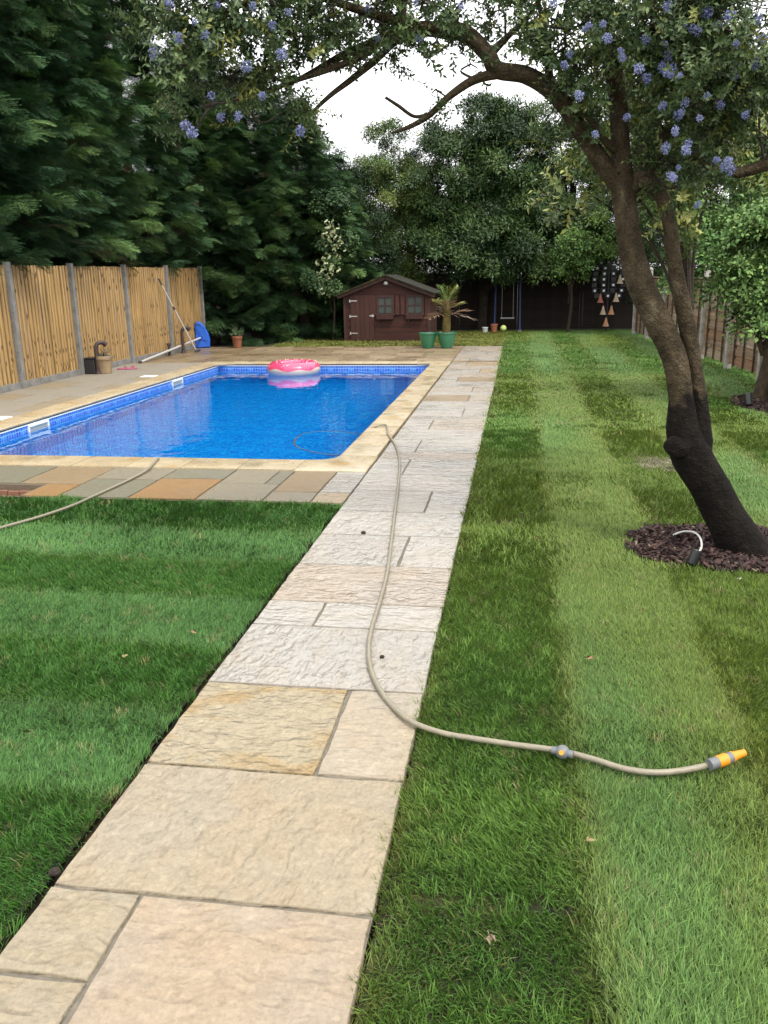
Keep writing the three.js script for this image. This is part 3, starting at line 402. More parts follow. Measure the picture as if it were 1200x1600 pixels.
// tall cypress hedge behind the fence and round its corner
const sprays = [sprayGeo(1, 0.5, 20), sprayGeo(2, 0.42, 18), sprayGeo(3, 0.55, 22)];
function conifer(x, z, H, R, seed, label, low = 0.3, face = null) {
  const r = mulberry(seed), t = thing('cypress_tree', [x, 0, z], label, 'tree', 'tall cypress hedge behind the fence');
  mesh('trunk', limb([[0, -0.1, 0, 0.17], [0.05, H * 0.35, 0, 0.12], [0, H * 0.7, 0.05, 0.07], [0, H * 0.98, 0, 0.015]], 8, 6, 0.1, seed), darkBark, t);
  const lists = [[], [], []], nb = Math.round(H * 40);
  for (let i = 0; i < nb; i++) {
    const h = low + (H - low) * Math.pow((i + r()) / nb, 0.92), q = (h - low) / (H - low), prof = q < 0.25 ? 0.85 + 0.6 * q : Math.pow(1 - (q - 0.25) / 0.75, 0.6), len = R * Math.max(0.12, prof) * rr(0.72, 1.16, r), a = i * 2.39996 + rr(-0.5, 0.5, r), rise = rr(-0.05, 0.4, r) + q * 0.5;
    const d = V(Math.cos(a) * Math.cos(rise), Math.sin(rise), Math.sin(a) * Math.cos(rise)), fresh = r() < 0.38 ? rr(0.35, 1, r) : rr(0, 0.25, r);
    const ns = Math.max(6, Math.round(len * 21));
    for (let k = 0; k < ns; k++) {
      const s = 0.25 + 0.75 * Math.pow((k + r()) / ns, 0.8), p = V(0, h, 0).addScaledVector(d, len * s); p.y -= 0.12 * len * s * s; p.addScaledVector(dirOf(r), 0.09); const wx = x + p.x, wz = z + p.z; if (wz > -20.5 && wx > -8.4 && p.y < 1.86) continue; if (wz > -21 && wx > -7.0 && p.y < 2.2) continue;
      const yaw = a + (s > 0.93 ? 0 : rr(-0.95, 0.95, r)), dir = V(Math.cos(yaw), rr(-0.25, 0.35, r), Math.sin(yaw)).normalize();
      const sd = V().crossVectors(UP, dir).normalize(), nn = V().crossVectors(dir, sd); const roll = rr(-0.7, 0.7, r); const sd2 = sd.clone().multiplyScalar(Math.cos(roll)).addScaledVector(nn, Math.sin(roll)), n2_ = V().crossVectors(dir, sd2);
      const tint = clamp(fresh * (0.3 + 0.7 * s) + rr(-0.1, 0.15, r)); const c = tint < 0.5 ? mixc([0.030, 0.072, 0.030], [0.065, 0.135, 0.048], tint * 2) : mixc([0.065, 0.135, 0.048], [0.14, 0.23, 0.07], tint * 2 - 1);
      if (r() < 0.02) c.setRGB(0.07, 0.055, 0.03);
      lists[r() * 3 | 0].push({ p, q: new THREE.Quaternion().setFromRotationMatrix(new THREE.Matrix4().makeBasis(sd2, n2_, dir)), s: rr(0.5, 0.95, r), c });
    }
  }
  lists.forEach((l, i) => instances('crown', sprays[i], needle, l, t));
}
[[-8.95, -9.2, 9.5, 1.5, 'cypress at the near left end of the hedge, cut by the frame'], [-9.05, -11.2, 10, 1.6, 'cypress behind the second fence post from the left frame edge'], [-8.95, -13.2, 10, 1.55, 'cypress behind the fence bay with the tan plant pot'], [-9.0, -15.2, 9.8, 1.6, 'cypress behind the fence bay right of the tan plant pot'], [-8.95, -17.2, 9, 1.5, 'cypress behind the leaning pole'], [-8.75, -19.2, 8.2, 1.5, 'cypress behind the blue bag'], [-7.9, -21.6, 7.2, 1.6, 'cypress behind the terracotta pot at the end of the fence'], [-6.9, -22.3, 6.5, 1.5, 'cypress behind the pink pool ring'], [-5.75, -22.9, 5.7, 1.35, 'last cypress of the hedge, left of the shed']].forEach(([x, z, H, R, l], i) => conifer(x, z, H, R, 500 + i * 13, l, i > 5 ? 0.05 : 0.4));
[[-11.6, -12.2, 9.5, 1.9, 'cypress in the rear row behind the second fence bay'], [-11.4, -16.2, 9.5, 1.9, 'cypress in the rear row behind the third fence bay'], [-11.0, -20.2, 8.6, 1.9, 'cypress in the rear row behind the blue bag'], [-8.9, -24.0, 7.6, 1.9, 'cypress in the rear row behind the terracotta pot'], [-6.6, -25.2, 6.4, 1.7, 'cypress in the rear row left of the shed'], [-5.1, -23.9, 4.6, 1.0, 'short cypress behind the pale climber']].forEach(([x, z, H, R, l], i) => conifer(x, z, H, R, 800 + i * 13, l, 0.3));

// broad-leaved trees beyond the end of the lawn
function broadleaf(o) {
  const r = mulberry(o.seed), t = thing(o.name, [o.x, 0, o.z], o.label, o.category ?? 'tree', o.group);
  const top = o.blobs.reduce((m, b) => Math.max(m, b[1]), 0);
  mesh('trunk', limb([[0, -0.1, 0, o.tr ?? 0.16], [0.08, top * 0.35, 0.05, (o.tr ?? 0.16) * 0.75], [-0.05, top * 0.75, 0, (o.tr ?? 0.16) * 0.4], [0, top, 0, 0.02]], 9, 6, 0.12, o.seed), o.bark ?? darkBark, t);
  const br = []; for (const [bx, by, bz] of o.blobs) br.push(limb([[0, by * 0.45, 0, (o.tr ?? 0.16) * 0.4], [bx * 0.5, by * 0.75, bz * 0.5, (o.tr ?? 0.16) * 0.25], [bx, by, bz, 0.012]], 6, 5, 0.1, o.seed + 1)); mesh('branches', mergeGeometries(br), o.bark ?? darkBark, t);
  const L = o.geos.map(() => []), vol = o.blobs.reduce((s, b) => s + b[3] * b[4] + b[4] * b[5] + b[3] * b[5], 0);
  for (const [bx, by, bz, rx, ry, rz] of o.blobs) {
    const share = o.n * (rx * ry + ry * rz + rx * rz) / vol, subs = Math.max(6, Math.round(share / (o.per ?? 26)));
    for (let k = 0; k < subs; k++) {
      const d = dirOf(r), s = 0.55 + 0.5 * Math.sqrt(r()), c0 = V(bx + d.x * rx * s, by + d.y * ry * s, bz + d.z * rz * s), sr = rr(0.28, 0.52, r) * (o.sub ?? 1), tone = r();
      const per = share / subs; for (let q = 0; q < per; q++) { const e = dirOf(r); e.y = Math.abs(e.y) * 0.9 + rr(-0.5, 0.1, r); e.addScaledVector(d, 0.5).normalize(); const p = c0.clone().addScaledVector(e, sr * Math.pow(r(), 0.45)); const c = o.tint(clamp(tone + rr(-0.25, 0.25, r)), r); const qn = new THREE.Quaternion().setFromUnitVectors(UP, e.clone().multiplyScalar(0.6).add(V(0, 0.5, 0)).normalize()).multiply(new THREE.Quaternion().setFromAxisAngle(UP, r() * 6.28)); L[r() * L.length | 0].push({ p, q: qn, s: rr(0.75, 1.25, r), c }); }
    }
  }
  L.forEach((l, i) => instances('crown', o.geos[i], o.mat ?? softLeaf, l, t));
  return t;
}
const laurelG = [clumpGeo(11, 26, 0.16, 0.10, 0.038), clumpGeo(12, 24, 0.18, 0.11, 0.04)], smallG = [clumpGeo(21, 38, 0.18, 0.06, 0.032), clumpGeo(22, 36, 0.2, 0.055, 0.03)];
const G1 = [0.018, 0.040, 0.013], G2 = [0.046, 0.086, 0.024], G3 = [0.11, 0.165, 0.042];
const dkTint = (t) => t < 0.6 ? mixc(G1, G2, t / 0.6) : mixc(G2, G3, (t - 0.6) * 1.2), yelTint = (t) => t < 0.5 ? mixc([0.04, 0.075, 0.02], [0.09, 0.14, 0.035], t * 2) : mixc([0.09, 0.14, 0.035], [0.17, 0.21, 0.05], t * 2 - 1);
const BK = 'trees beyond the end of the lawn';
broadleaf({ name: 'yellowish_tree', x: -3.3, z: -26.4, seed: 41, n: 3600, group: BK, label: 'yellow-green bushy tree rising behind the shed roof', geos: smallG, tint: yelTint, blobs: [[-0.3, 4.7, 0, 1.0, 1.2, 0.9], [0.7, 4.1, 0.1, 1.0, 1.3, 0.9], [-1.0, 3.6, 0.2, 1.0, 1.3, 1], [0.1, 2.8, 0.5, 1.5, 1.2, 0.9], [-0.9, 2.2, 0.4, 1, 1.0, 0.8]] });
broadleaf({ name: 'laurel_tree', x: -1.1, z: -26.2, seed: 42, n: 5200, group: BK, label: 'large dark glossy laurel right of the shed', geos: laurelG, mat: glossLeaf, tint: dkTint, blobs: [[-0.2, 5.3, 0, 1.1, 1.0, 1], [0.8, 4.9, 0, 1.0, 1.2, 1], [-0.9, 4.2, 0.4, 1.1, 1.2, 1], [0.5, 3.6, 0.7, 1.3, 1.3, 1.1], [-0.5, 2.8, 0.9, 1.3, 1.1, 1.1], [0.8, 2.5, 1.0, 1.1, 0.9, 0.9], [-0.1, 2.3, 1.5, 1.2, 0.7, 0.6], [1.1, 2.1, 1.4, 0.9, 0.6, 0.6]] });
broadleaf({ name: 'maple_tree', x: 1.5, z: -26.8, seed: 43, n: 4600, group: BK, label: 'dark leafy tree behind the hanging garden ornament', geos: smallG, tint: dkTint, blobs: [[-0.5, 5.5, 0, 1.2, 1.1, 1], [0.9, 5.3, 0, 1.2, 1.3, 1], [-0.6, 4.2, 0.5, 1.2, 1.3, 1], [0.9, 3.9, 0.5, 1.3, 1.3, 1], [0.0, 2.8, 0.8, 1.3, 1.0, 1.0], [1.3, 2.7, 0.6, 1.0, 1.1, 0.9], [-0.2, 2.2, 1.4, 1.2, 0.6, 0.6], [1.0, 2.2, 1.2, 1.0, 0.6, 0.6]] });
broadleaf({ name: 'bright_shrub', x: 1.35, z: -24.6, seed: 44, n: 520, group: BK, category: 'shrub', label: 'bright green layered branches hanging over the dark far corner', geos: [clumpGeo(25, 26, 0.16, 0.075, 0.045)], tint: (t) => mixc([0.06, 0.12, 0.03], [0.15, 0.24, 0.05], t), tr: 0.05, sub: 0.7, blobs: [[-0.1, 2.35, 0, 0.75, 0.14, 0.4], [0.35, 2.0, 0.1, 0.7, 0.12, 0.4], [0.1, 1.7, 0.1, 0.6, 0.12, 0.4], [0.75, 2.6, 0, 0.5, 0.5, 0.4]] });
broadleaf({ name: 'neighbour_tree', x: 5.2, z: -23.5, seed: 45, n: 5200, group: BK, label: 'green tree beyond the right-hand fence', geos: smallG, tint: dkTint, blobs: [[-1.2, 5.0, 0, 1.3, 1.2, 1.2], [0.4, 5.4, 0, 1.4, 1.3, 1.2], [-1.2, 3.6, 0.2, 1.2, 1.3, 1.1], [0.3, 3.5, 0.2, 1.4, 1.4, 1.2], [-0.8, 2.4, 0, 1.3, 1.0, 1.1], [1.8, 4.2, 0, 1.3, 1.6, 1.2]] });
broadleaf({ name: 'neighbour_tree', x: 6.0, z: -17.0, seed: 46, n: 3600, group: BK, label: 'leafy tree behind the right-hand fence, cut by the frame', geos: smallG, tint: dkTint, blobs: [[-0.6, 3.9, 0, 1.4, 1.4, 1.2], [0.6, 4.5, 0, 1.4, 1.4, 1.2], [-0.5, 2.6, 0, 1.3, 1.1, 1.1]] });
broadleaf({ name: 'evergreen_shrub', x: -1.6, z: -27.6, seed: 51, n: 3200, group: BK, category: 'shrub', label: 'dark evergreen shrub above the back fence, right of the shed', geos: smallG, tint: (t) => mixc([0.015, 0.032, 0.014], [0.035, 0.065, 0.022], t), blobs: [[-1.6, 2.2, 0, 1.6, 1.4, 0.6], [0.2, 2.2, 0, 1.6, 1.4, 0.6], [-0.8, 4.0, 0, 1.4, 1.2, 0.6], [-3.0, 3.2, 0, 1.3, 1.5, 0.6]] });
broadleaf({ name: 'evergreen_shrub', x: 1.6, z: -27.6, seed: 52, n: 3200, group: BK, category: 'shrub', label: 'dark evergreen shrub above the back fence by the ornament', geos: smallG, tint: (t) => mixc([0.015, 0.032, 0.014], [0.035, 0.065, 0.022], t), blobs: [[-1.0, 2.2, 0, 1.6, 1.4, 0.6], [0.8, 2.2, 0, 1.6, 1.4, 0.6], [2.3, 2.0, 0.3, 1.5, 1.6, 0.8], [0.2, 4.2, 0, 1.4, 1.2, 0.6]] });
// dark fillers low behind, so the far corner closes
broadleaf({ name: 'holly_shrub', x: -5.0, z: -25.0, seed: 47, n: 2200, group: BK, category: 'shrub', label: 'dark shrub in the gap left of the shed', geos: smallG, tint: (t) => mixc([0.015, 0.032, 0.014], [0.03, 0.06, 0.02], t), blobs: [[-0.3, 3.4, 0, 0.9, 1.2, 0.9], [0.3, 2.2, 0, 1.0, 1.2, 0.9], [-0.4, 1.2, 0, 1.0, 1.1, 0.9]] });
// climber with cream bracts beside the shed
{
  const t = broadleaf({ name: 'climbing_hydrangea', x: -4.75, z: -21.9, seed: 48, n: 700, category: 'climber', label: 'pale flowering climber hanging over the left end of the shed roof', geos: [clumpGeo(27, 22, 0.14, 0.10, 0.06)], tint: (t) => mixc([0.03, 0.065, 0.024], [0.08, 0.14, 0.045], t), tr: 0.03, sub: 0.6, blobs: [[0.0, 2.9, -0.3, 0.4, 0.7, 0.4], [0.1, 2.2, -0.1, 0.4, 0.5, 0.4], [-0.2, 1.6, 0, 0.45, 0.4, 0.35]] });
  const R = mulberry(77), g = [61, 62, 63].map((s) => { const r = mulberry(s), T = new Tris(); for (let i = 0; i < 9; i++) { const a = i * 0.7; T.leaf(V(0, -0.02 * i, 0), V(Math.cos(a), -0.5, Math.sin(a)).normalize(), UP, 0.09, 0.06); } return T.build(); }), m = std([0.46, 0.50, 0.29], 0.7);
  for (let i = 0; i < 60; i++) { const y = rr(1.25, 3.0, R), b = mesh('bract', g[i % 3], m, t); b.position.set(0.05 + 0.38 * Math.sin((y - 1.2) * 1.4) * rr(0.2, 1.2, R) - rr(0, 0.45, R) * (y < 2.1 ? 1.2 : 0.5), y, 0.35 + rr(-0.1, 0.2, R)); b.rotation.set(rr(-0.5, 0.5, R), R() * 6, rr(-0.6, 0.6, R)); b.scale.setScalar(rr(0.45, 1.0, R)); }
}
// small fruit tree by the right fence
broadleaf({ name: 'apple_tree', x: 3.06, z: -11.4, seed: 49, n: 1900, label: 'small light-green fruit tree by the right-hand fence', geos: [clumpGeo(31, 22, 0.12, 0.06, 0.038), clumpGeo(32, 20, 0.13, 0.055, 0.036)], tint: (t) => mixc([0.065, 0.135, 0.034], [0.18, 0.29, 0.085], t), tr: 0.105, sub: 0.75, blobs: [[-0.35, 2.2, 0.1, 0.75, 0.5, 0.6], [0.4, 2.3, 0, 0.8, 0.5, 0.6], [-0.65, 1.7, 0.1, 0.5, 0.4, 0.5], [0.1, 1.75, 0.2, 0.7, 0.5, 0.5], [-0.35, 1.25, 0.2, 0.45, 0.3, 0.4], [0.5, 1.5, 0.1, 0.5, 0.45, 0.4]], bark: std([0.10, 0.075, 0.05], 0.9, { map: barkTex, bumpMap: barkBump, bumpScale: 0.01 }) });

// ---------------------------------------------------------------- lawns
const soilMat = std([0.10, 0.11, 0.04], 0.95, { map: soilTex });
const LAWN = -0.02;
const lawnR = setting('lawn', 'striped lawn right of the path'), lawnL = setting('lawn', 'lawn of laid turf left of the path');
mesh('turf_base', mergeGeometries([sheet(PX1 + 0.004, 3.9, -26.5, 1, LAWN, 0.9), sheet(-6.2, PX1 - 0.004, -26.5, -20.02, LAWN - 0.004, 0.9)]), soilMat, lawnR);
mesh('turf_base', sheet(-12, PX0 - 0.03, -5.855, 2, LAWN, 0.9), soilMat, lawnL);
function tuftGeo(seed, n, R, len, wid, lean) { // blades combed towards +x
  const r = mulberry(seed), T = new Tris();
  for (let i = 0; i < n; i++) {
    const a = r() * 6.283, q = Math.sqrt(r()) * R, x = Math.cos(a) * q, z = Math.sin(a) * q, L = len * rr(0.6, 1.25, r), yaw = rr(-0.9, 0.9, r) * (r() < 0.15 ? 3 : 1), le = lean * rr(0.5, 1.35, r), w = wid * rr(0.7, 1.2, r); vary(T, r, 0.42);
    const d = V(Math.cos(yaw), 0, Math.sin(yaw)), tw = r() * 3.14, sd = V(-d.z * Math.cos(tw) , 0, d.x * Math.cos(tw)).addScaledVector(d, Math.sin(tw) * 0.6).normalize();
    const P = []; for (let k = 0; k < 4; k++) { const t = k / 3, an = le * (0.45 + 0.9 * t), px = (k ? P[k - 1].x + d.x * Math.sin(an) * L / 3 : x), pz = (k ? P[k - 1].z + d.z * Math.sin(an) * L / 3 : z), py = (k ? P[k - 1].y + Math.cos(an) * L / 3 : 0); P.push(V(px, py, pz)); }
    const id = []; for (let k = 0; k < 3; k++) { const ww = w * [0.8, 1, 0.7][k] / 2; id.push(T.v(P[k].x - sd.x * ww, P[k].y, P[k].z - sd.z * ww), T.v(P[k].x + sd.x * ww, P[k].y, P[k].z + sd.z * ww)); } const tip = T.v(P[3].x, P[3].y, P[3].z);
    for (let k = 0; k < 2; k++) { T.t(id[k * 2], id[k * 2 + 1], id[k * 2 + 3]); T.t(id[k * 2], id[k * 2 + 3], id[k * 2 + 2]); } T.t(id[4], id[5], tip);
  }
  return T.build();
}
const grassMat = new THREE.MeshPhysicalMaterial({ color: 0xffffff, vertexColors: true, roughness: 0.55, side: THREE.DoubleSide, transmission: 0.42, thickness: 0, specularIntensity: 0.4 });
const grassMatFar = new THREE.MeshStandardMaterial({ color: 0xffffff, roughness: 0.6, side: THREE.DoubleSide });
const nearG = [0, 1, 2].map((k) => tuftGeo(700 + k, 30, 0.036, 0.045, 0.0029, 0.8)), midG = [0, 1].map((k) => tuftGeo(720 + k, 22, 0.055, 0.052, 0.005, 0.85)), farG = [0, 1].map((k) => tuftGeo(740 + k, 22, 0.10, 0.05, 0.010, 0.85));
const straightG = [0, 1].map((k) => tuftGeo(760 + k, 20, 0.035, 0.045, 0.0034, 0.35));
// turf was unrolled in 0.6 m strips, alternately combed towards and away from the house
const stripX = [-0.33, 0.245, 0.855, 1.46, 2.06, 2.66, 3.27, 3.9], stripZ = [-5.86, -5.16, -4.53, -3.93, -3.36, -2.80, -2.20, -1.6, -1.0, -0.4, 0.2, 0.8, 1.4, 2];
function turfAt(x, z, left) {
  let k, off, len;
  if (left) { z += 0.09 * (n2(x * 1.1, 5 + Math.round(z * 1.6), 27) - 0.5); k = Math.max(0, stripZ.findIndex((b, i) => z >= b && z < stripZ[i + 1])); off = Math.min(z - stripZ[k], stripZ[k + 1] - z); } else { const bend = 0.03 * (n2(z * 0.7, 3, 21) - 0.5); k = stripX.findIndex((b, i) => x + bend >= b && x + bend < stripX[i + 1]); if (k < 0) k = 0; off = Math.min(x + bend - stripX[k], (stripX[k + 1] ?? 9) - x - bend); }
  const away = left ? k % 2 === 1 : k % 2 === 1;
  return { k, off, away };
}
const grassLists = { near: [[], [], []], mid: [[], []], far: [[], []], straight: [[], []] };
function sow(x0, x1, z0, z1, dens, kind, left, R, scale = 1, test = null, lists = grassLists) {
  const n = Math.round((x1 - x0) * (z1 - z0) * dens), cx = Math.max(1, Math.round(Math.sqrt(n * (x1 - x0) / (z1 - z0)))), cz = Math.round(n / cx);
  for (let i = 0; i < cx; i++) for (let j = 0; j < cz; j++) {
    const x = x0 + (i + R()) / cx * (x1 - x0), z = z0 + (j + R()) / cz * (z1 - z0);
    if (test && !test(x, z)) continue;
    const { k, off, away } = turfAt(x, z, left);
    if (!left && k === 0 && Math.abs(z + 1.90 + 0.012 * Math.sin(x * 9)) < 0.022 && x > -0.27 && x < 0.22) continue;
    const swirl = (n2(x * 1.3 + 7, z * 1.3, 33) - 0.5) * 1.1, side = (n2(x * 0.5, z * 0.9 + 40, 35) - 0.5) * 1.0;
    let ang = away ? Math.PI / 2 : -Math.PI / 2;                         // rotation about y that turns +x to -z or +z
    ang += (away ? 1.0 : 1.6) * (swirl + side) + rr(-0.7, 0.7, R);
    const bandN = 0.6 * n2(x * 0.5 + k * 5, z * 2.2, 37) + 0.4 * n2(x * 1.1 + k * 5, z * 6, 38), patch = n2(x * 1.7, z * 1.7, 39), fine = R();
    const flip = n2(x * 0.55 + 11, z * 1.5 + 3, 81) > (z < -9 ? 0.52 : 0.66) ? 0.55 : z < -14 ? 0.35 : 0.10; if (left && R() < 0.13 + 0.3 * sstep(0.5, 0.8, n2(x * 1.5, z * 1.5, 87))) ang += Math.PI; else if (!away && !left && R() < flip) ang += Math.PI; else if (away && n2(x * 0.8, z * 2.2 + 9, 83) > 0.66 && R() < 0.45) ang += Math.PI;
    let t = clamp(0.25 * patch + 0.6 * sstep(0.15, 0.85, bandN) + 0.15 * fine);
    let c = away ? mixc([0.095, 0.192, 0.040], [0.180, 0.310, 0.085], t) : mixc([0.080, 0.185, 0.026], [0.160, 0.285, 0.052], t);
    if (left) c.multiply(away ? col(0.72, 0.92, 0.9) : col(0.60, 0.82, 0.78));
    const seam = Math.exp(-off / 0.05) * (left ? 0.25 : 0.75) * n2(x * 3, z * 1.5, 51);           // drier turf along the cut edges
    c.lerp(col(0.24, 0.25, 0.06), clamp(seam)); if (!left) c.lerp(col(0.21, 0.255, 0.04), 0.5 * sstep(0.45, 0.8, n2(x * 0.9, z * 0.45, 53))); if (R() < 0.02) c.setRGB(0.30, 0.27, 0.12);
    const s = scale * rr(0.8, 1.25, R) * (0.84 + 0.32 * bandN);
    const kk = R() < (away ? 0.1 : 0.38) && kind === 'near' ? 'straight' : kind, L = lists[kk];
    L[R() * L.length | 0].push({ p: V(x, LAWN - 0.002, z), q: new THREE.Quaternion().setFromEuler(new THREE.Euler(rr(-0.12, 0.12, R), ang, rr(-0.12, 0.12, R))), s: V(s, s * (away ? 0.85 : 0.9), s), c });
  }
}
const inBed = (x, z) => { const dx = (x - 1.24) / 0.56, dz = (z + 5.08) / 0.44, a = Math.atan2(dz, dx); return Math.hypot(dx, dz) < 1 + 0.07 * Math.sin(a * 5 + 1) + 0.05 * Math.sin(a * 11); };
const inBed2 = (x, z) => Math.hypot((x - 3.15) / 0.5, (z + 11.0) / 0.8) < 1;
const bare = (x, z) => { const d = Math.hypot((x - 1.25) / 0.19, (z + 7.4) / 0.3) + 0.5 * (n2(x * 14, z * 14, 61) - 0.5); return d < 1 && n2(x * 25, z * 25, 63) > 0.25; };
const openR = (x, z) => !inBed(x, z) && !inBed2(x, z) && !bare(x, z);
{
  const R = mulberry(2024);
  const listsL = { near: [[], [], []], mid: [[], []], far: [[], []], straight: [[], []] };
  sow(PX1 + 0.012, 1.75, -4.6, -1.0, 1900, 'near', false, R, 1, openR);
  sow(PX1 + 0.012, 3.1, -9.0, -4.6, 800, 'mid', false, R, 1, openR);
  sow(PX1 + 0.015, 3.75, -15, -9.0, 330, 'far', false, R, 0.9, openR);
  sow(PX1 + 0.015, 3.6, -25.4, -15, 230, 'far', false, R, 1.05);
  sow(-5.9, PX1, -25.4, -20.06, 210, 'far', false, R, 1.05);
  sow(-3.4, PX0 - 0.035, -4.6, -1.2, 1650, 'near', true, R, 0.95, (x, z) => x > -1.0 + z * 0.55 - 0.5, listsL);
  sow(-4.6, PX0 - 0.035, -5.84, -4.6, 900, 'mid', true, R, 0.95, null, listsL);
  for (const [lists, parent] of [[grassLists, lawnR], [listsL, lawnL]]) {
    const isL = parent === lawnL;
    const put = (l, g, m) => l.forEach((e, i) => { if (e.length) { const o = instances('grass', g[i], m, e); tag(o, isL ? 'turf grass left of the path' : 'striped turf grass right of the path', null, null, 'stuff'); } });
    put(lists.near, nearG, grassMat); put(lists.straight, straightG, grassMat); put(lists.mid, midG, grassMat); put(lists.far, farG, grassMat);
  }
}
// planting beds
{
  const bedShape = (fx) => { const s = new THREE.Shape(); for (let i = 0; i < 48; i++) { const a = i / 48 * 6.283, k = 1 + 0.07 * Math.sin(a * 5 + 1) + 0.05 * Math.sin(a * 11), x = 1.24 + Math.cos(a) * 0.56 * k, z = -5.08 + Math.sin(a) * 0.44 * k; i ? s.lineTo(x, -z) : s.moveTo(x, -z); } return s; };
  const g = new THREE.ShapeGeometry(bedShape()).rotateX(-Math.PI / 2).translate(0, LAWN + 0.006, 0); { const p = g.attributes.position, uv = g.attributes.uv; for (let i = 0; i < p.count; i++) uv.setXY(i, p.getX(i) / 0.5, p.getZ(i) / 0.5); }
  const bed = setting('planting_bed', 'oval bed of dark mulch round the leaning tree'); const mulch = std([0.038, 0.022, 0.018], 0.95, { map: soilTex });
  mesh('soil', g, mulch, bed);
  const bed2 = setting('planting_bed', 'bed of dark mulch below the small fruit tree');
  const g2 = new THREE.CircleGeometry(1, 30).rotateX(-Math.PI / 2).scale(0.5, 1, 0.8).translate(3.15, LAWN + 0.006, -11.0); mesh('soil', g2, mulch, bed2);
  const chip = [0, 1, 2].map((k) => { const b = at(new THREE.BoxGeometry(0.03 + k * 0.012, 0.005, 0.012), 0, 0, 0); const p = b.attributes.position, r = mulberry(k + 3); for (let i = 0; i < p.count; i++) p.setXYZ(i, p.getX(i) + rr(-0.003, 0.003, r), p.getY(i) + rr(-0.002, 0.002, r), p.getZ(i) + rr(-0.003, 0.003, r)); b.computeVertexNormals(); return b; });
  const chipMat = std([1, 1, 1], 0.95), R = mulberry(55);
  for (const [b, test, x0, x1, z0, z1, n] of [[bed, inBed, 0.6, 1.9, -5.6, -4.55, 5200], [bed2, inBed2, 2.6, 3.7, -11.9, -10.1, 1500]]) { const L = [[], [], []]; for (let i = 0; i < n; i++) { const x = rr(x0, x1, R), z = rr(z0, z1, R); if (!test(x, z)) continue; const k = R(); L[i % 3].push({ p: V(x, LAWN + 0.010 + 0.022 * R() + 0.02 * n2(x * 9, z * 9, 71), z), q: new THREE.Quaternion().setFromEuler(new THREE.Euler(rr(-0.6, 0.6, R), R() * 6, rr(-0.6, 0.6, R))), s: rr(0.6, 1.4, R), c: k < 0.06 ? col(0.16, 0.12, 0.08) : mixc([0.018, 0.011, 0.010], [0.07, 0.036, 0.030], R()) }); } L.forEach((l, i) => instances('mulch', chip[i], chipMat, l, b)); }
  // dead straw in the bare patch of lawn
  const T = new Tris(); for (let i = 0; i < 9; i++) { const a = R() * 6.28; T.strip(V(rr(-0.03, 0.03, R), 0.004 + R() * 0.01, rr(-0.03, 0.03, R)), V(Math.cos(a) * 0.05, 0.008 + R() * 0.02, Math.sin(a) * 0.05), 0.003, V(-Math.sin(a), 0, Math.cos(a))); }
  const l = []; for (let i = 0; i < 150; i++) { const x = rr(1.05, 1.45, R), z = rr(-7.7, -7.1, R); if (Math.hypot((x - 1.25) / 0.2, (z + 7.4) / 0.3) < 1.1) l.push({ p: V(x, LAWN + 0.004, z), q: new THREE.Quaternion().setFromAxisAngle(UP, R() * 6), s: rr(0.7, 1.6, R), c: mixc([0.08, 0.06, 0.035], [0.32, 0.29, 0.19], R()) }); }
  tag(instances('dead_grass', T.build(), chipMat, l), 'dead straw on the bare patch of the lawn behind the trunk', null, null, 'stuff');
}

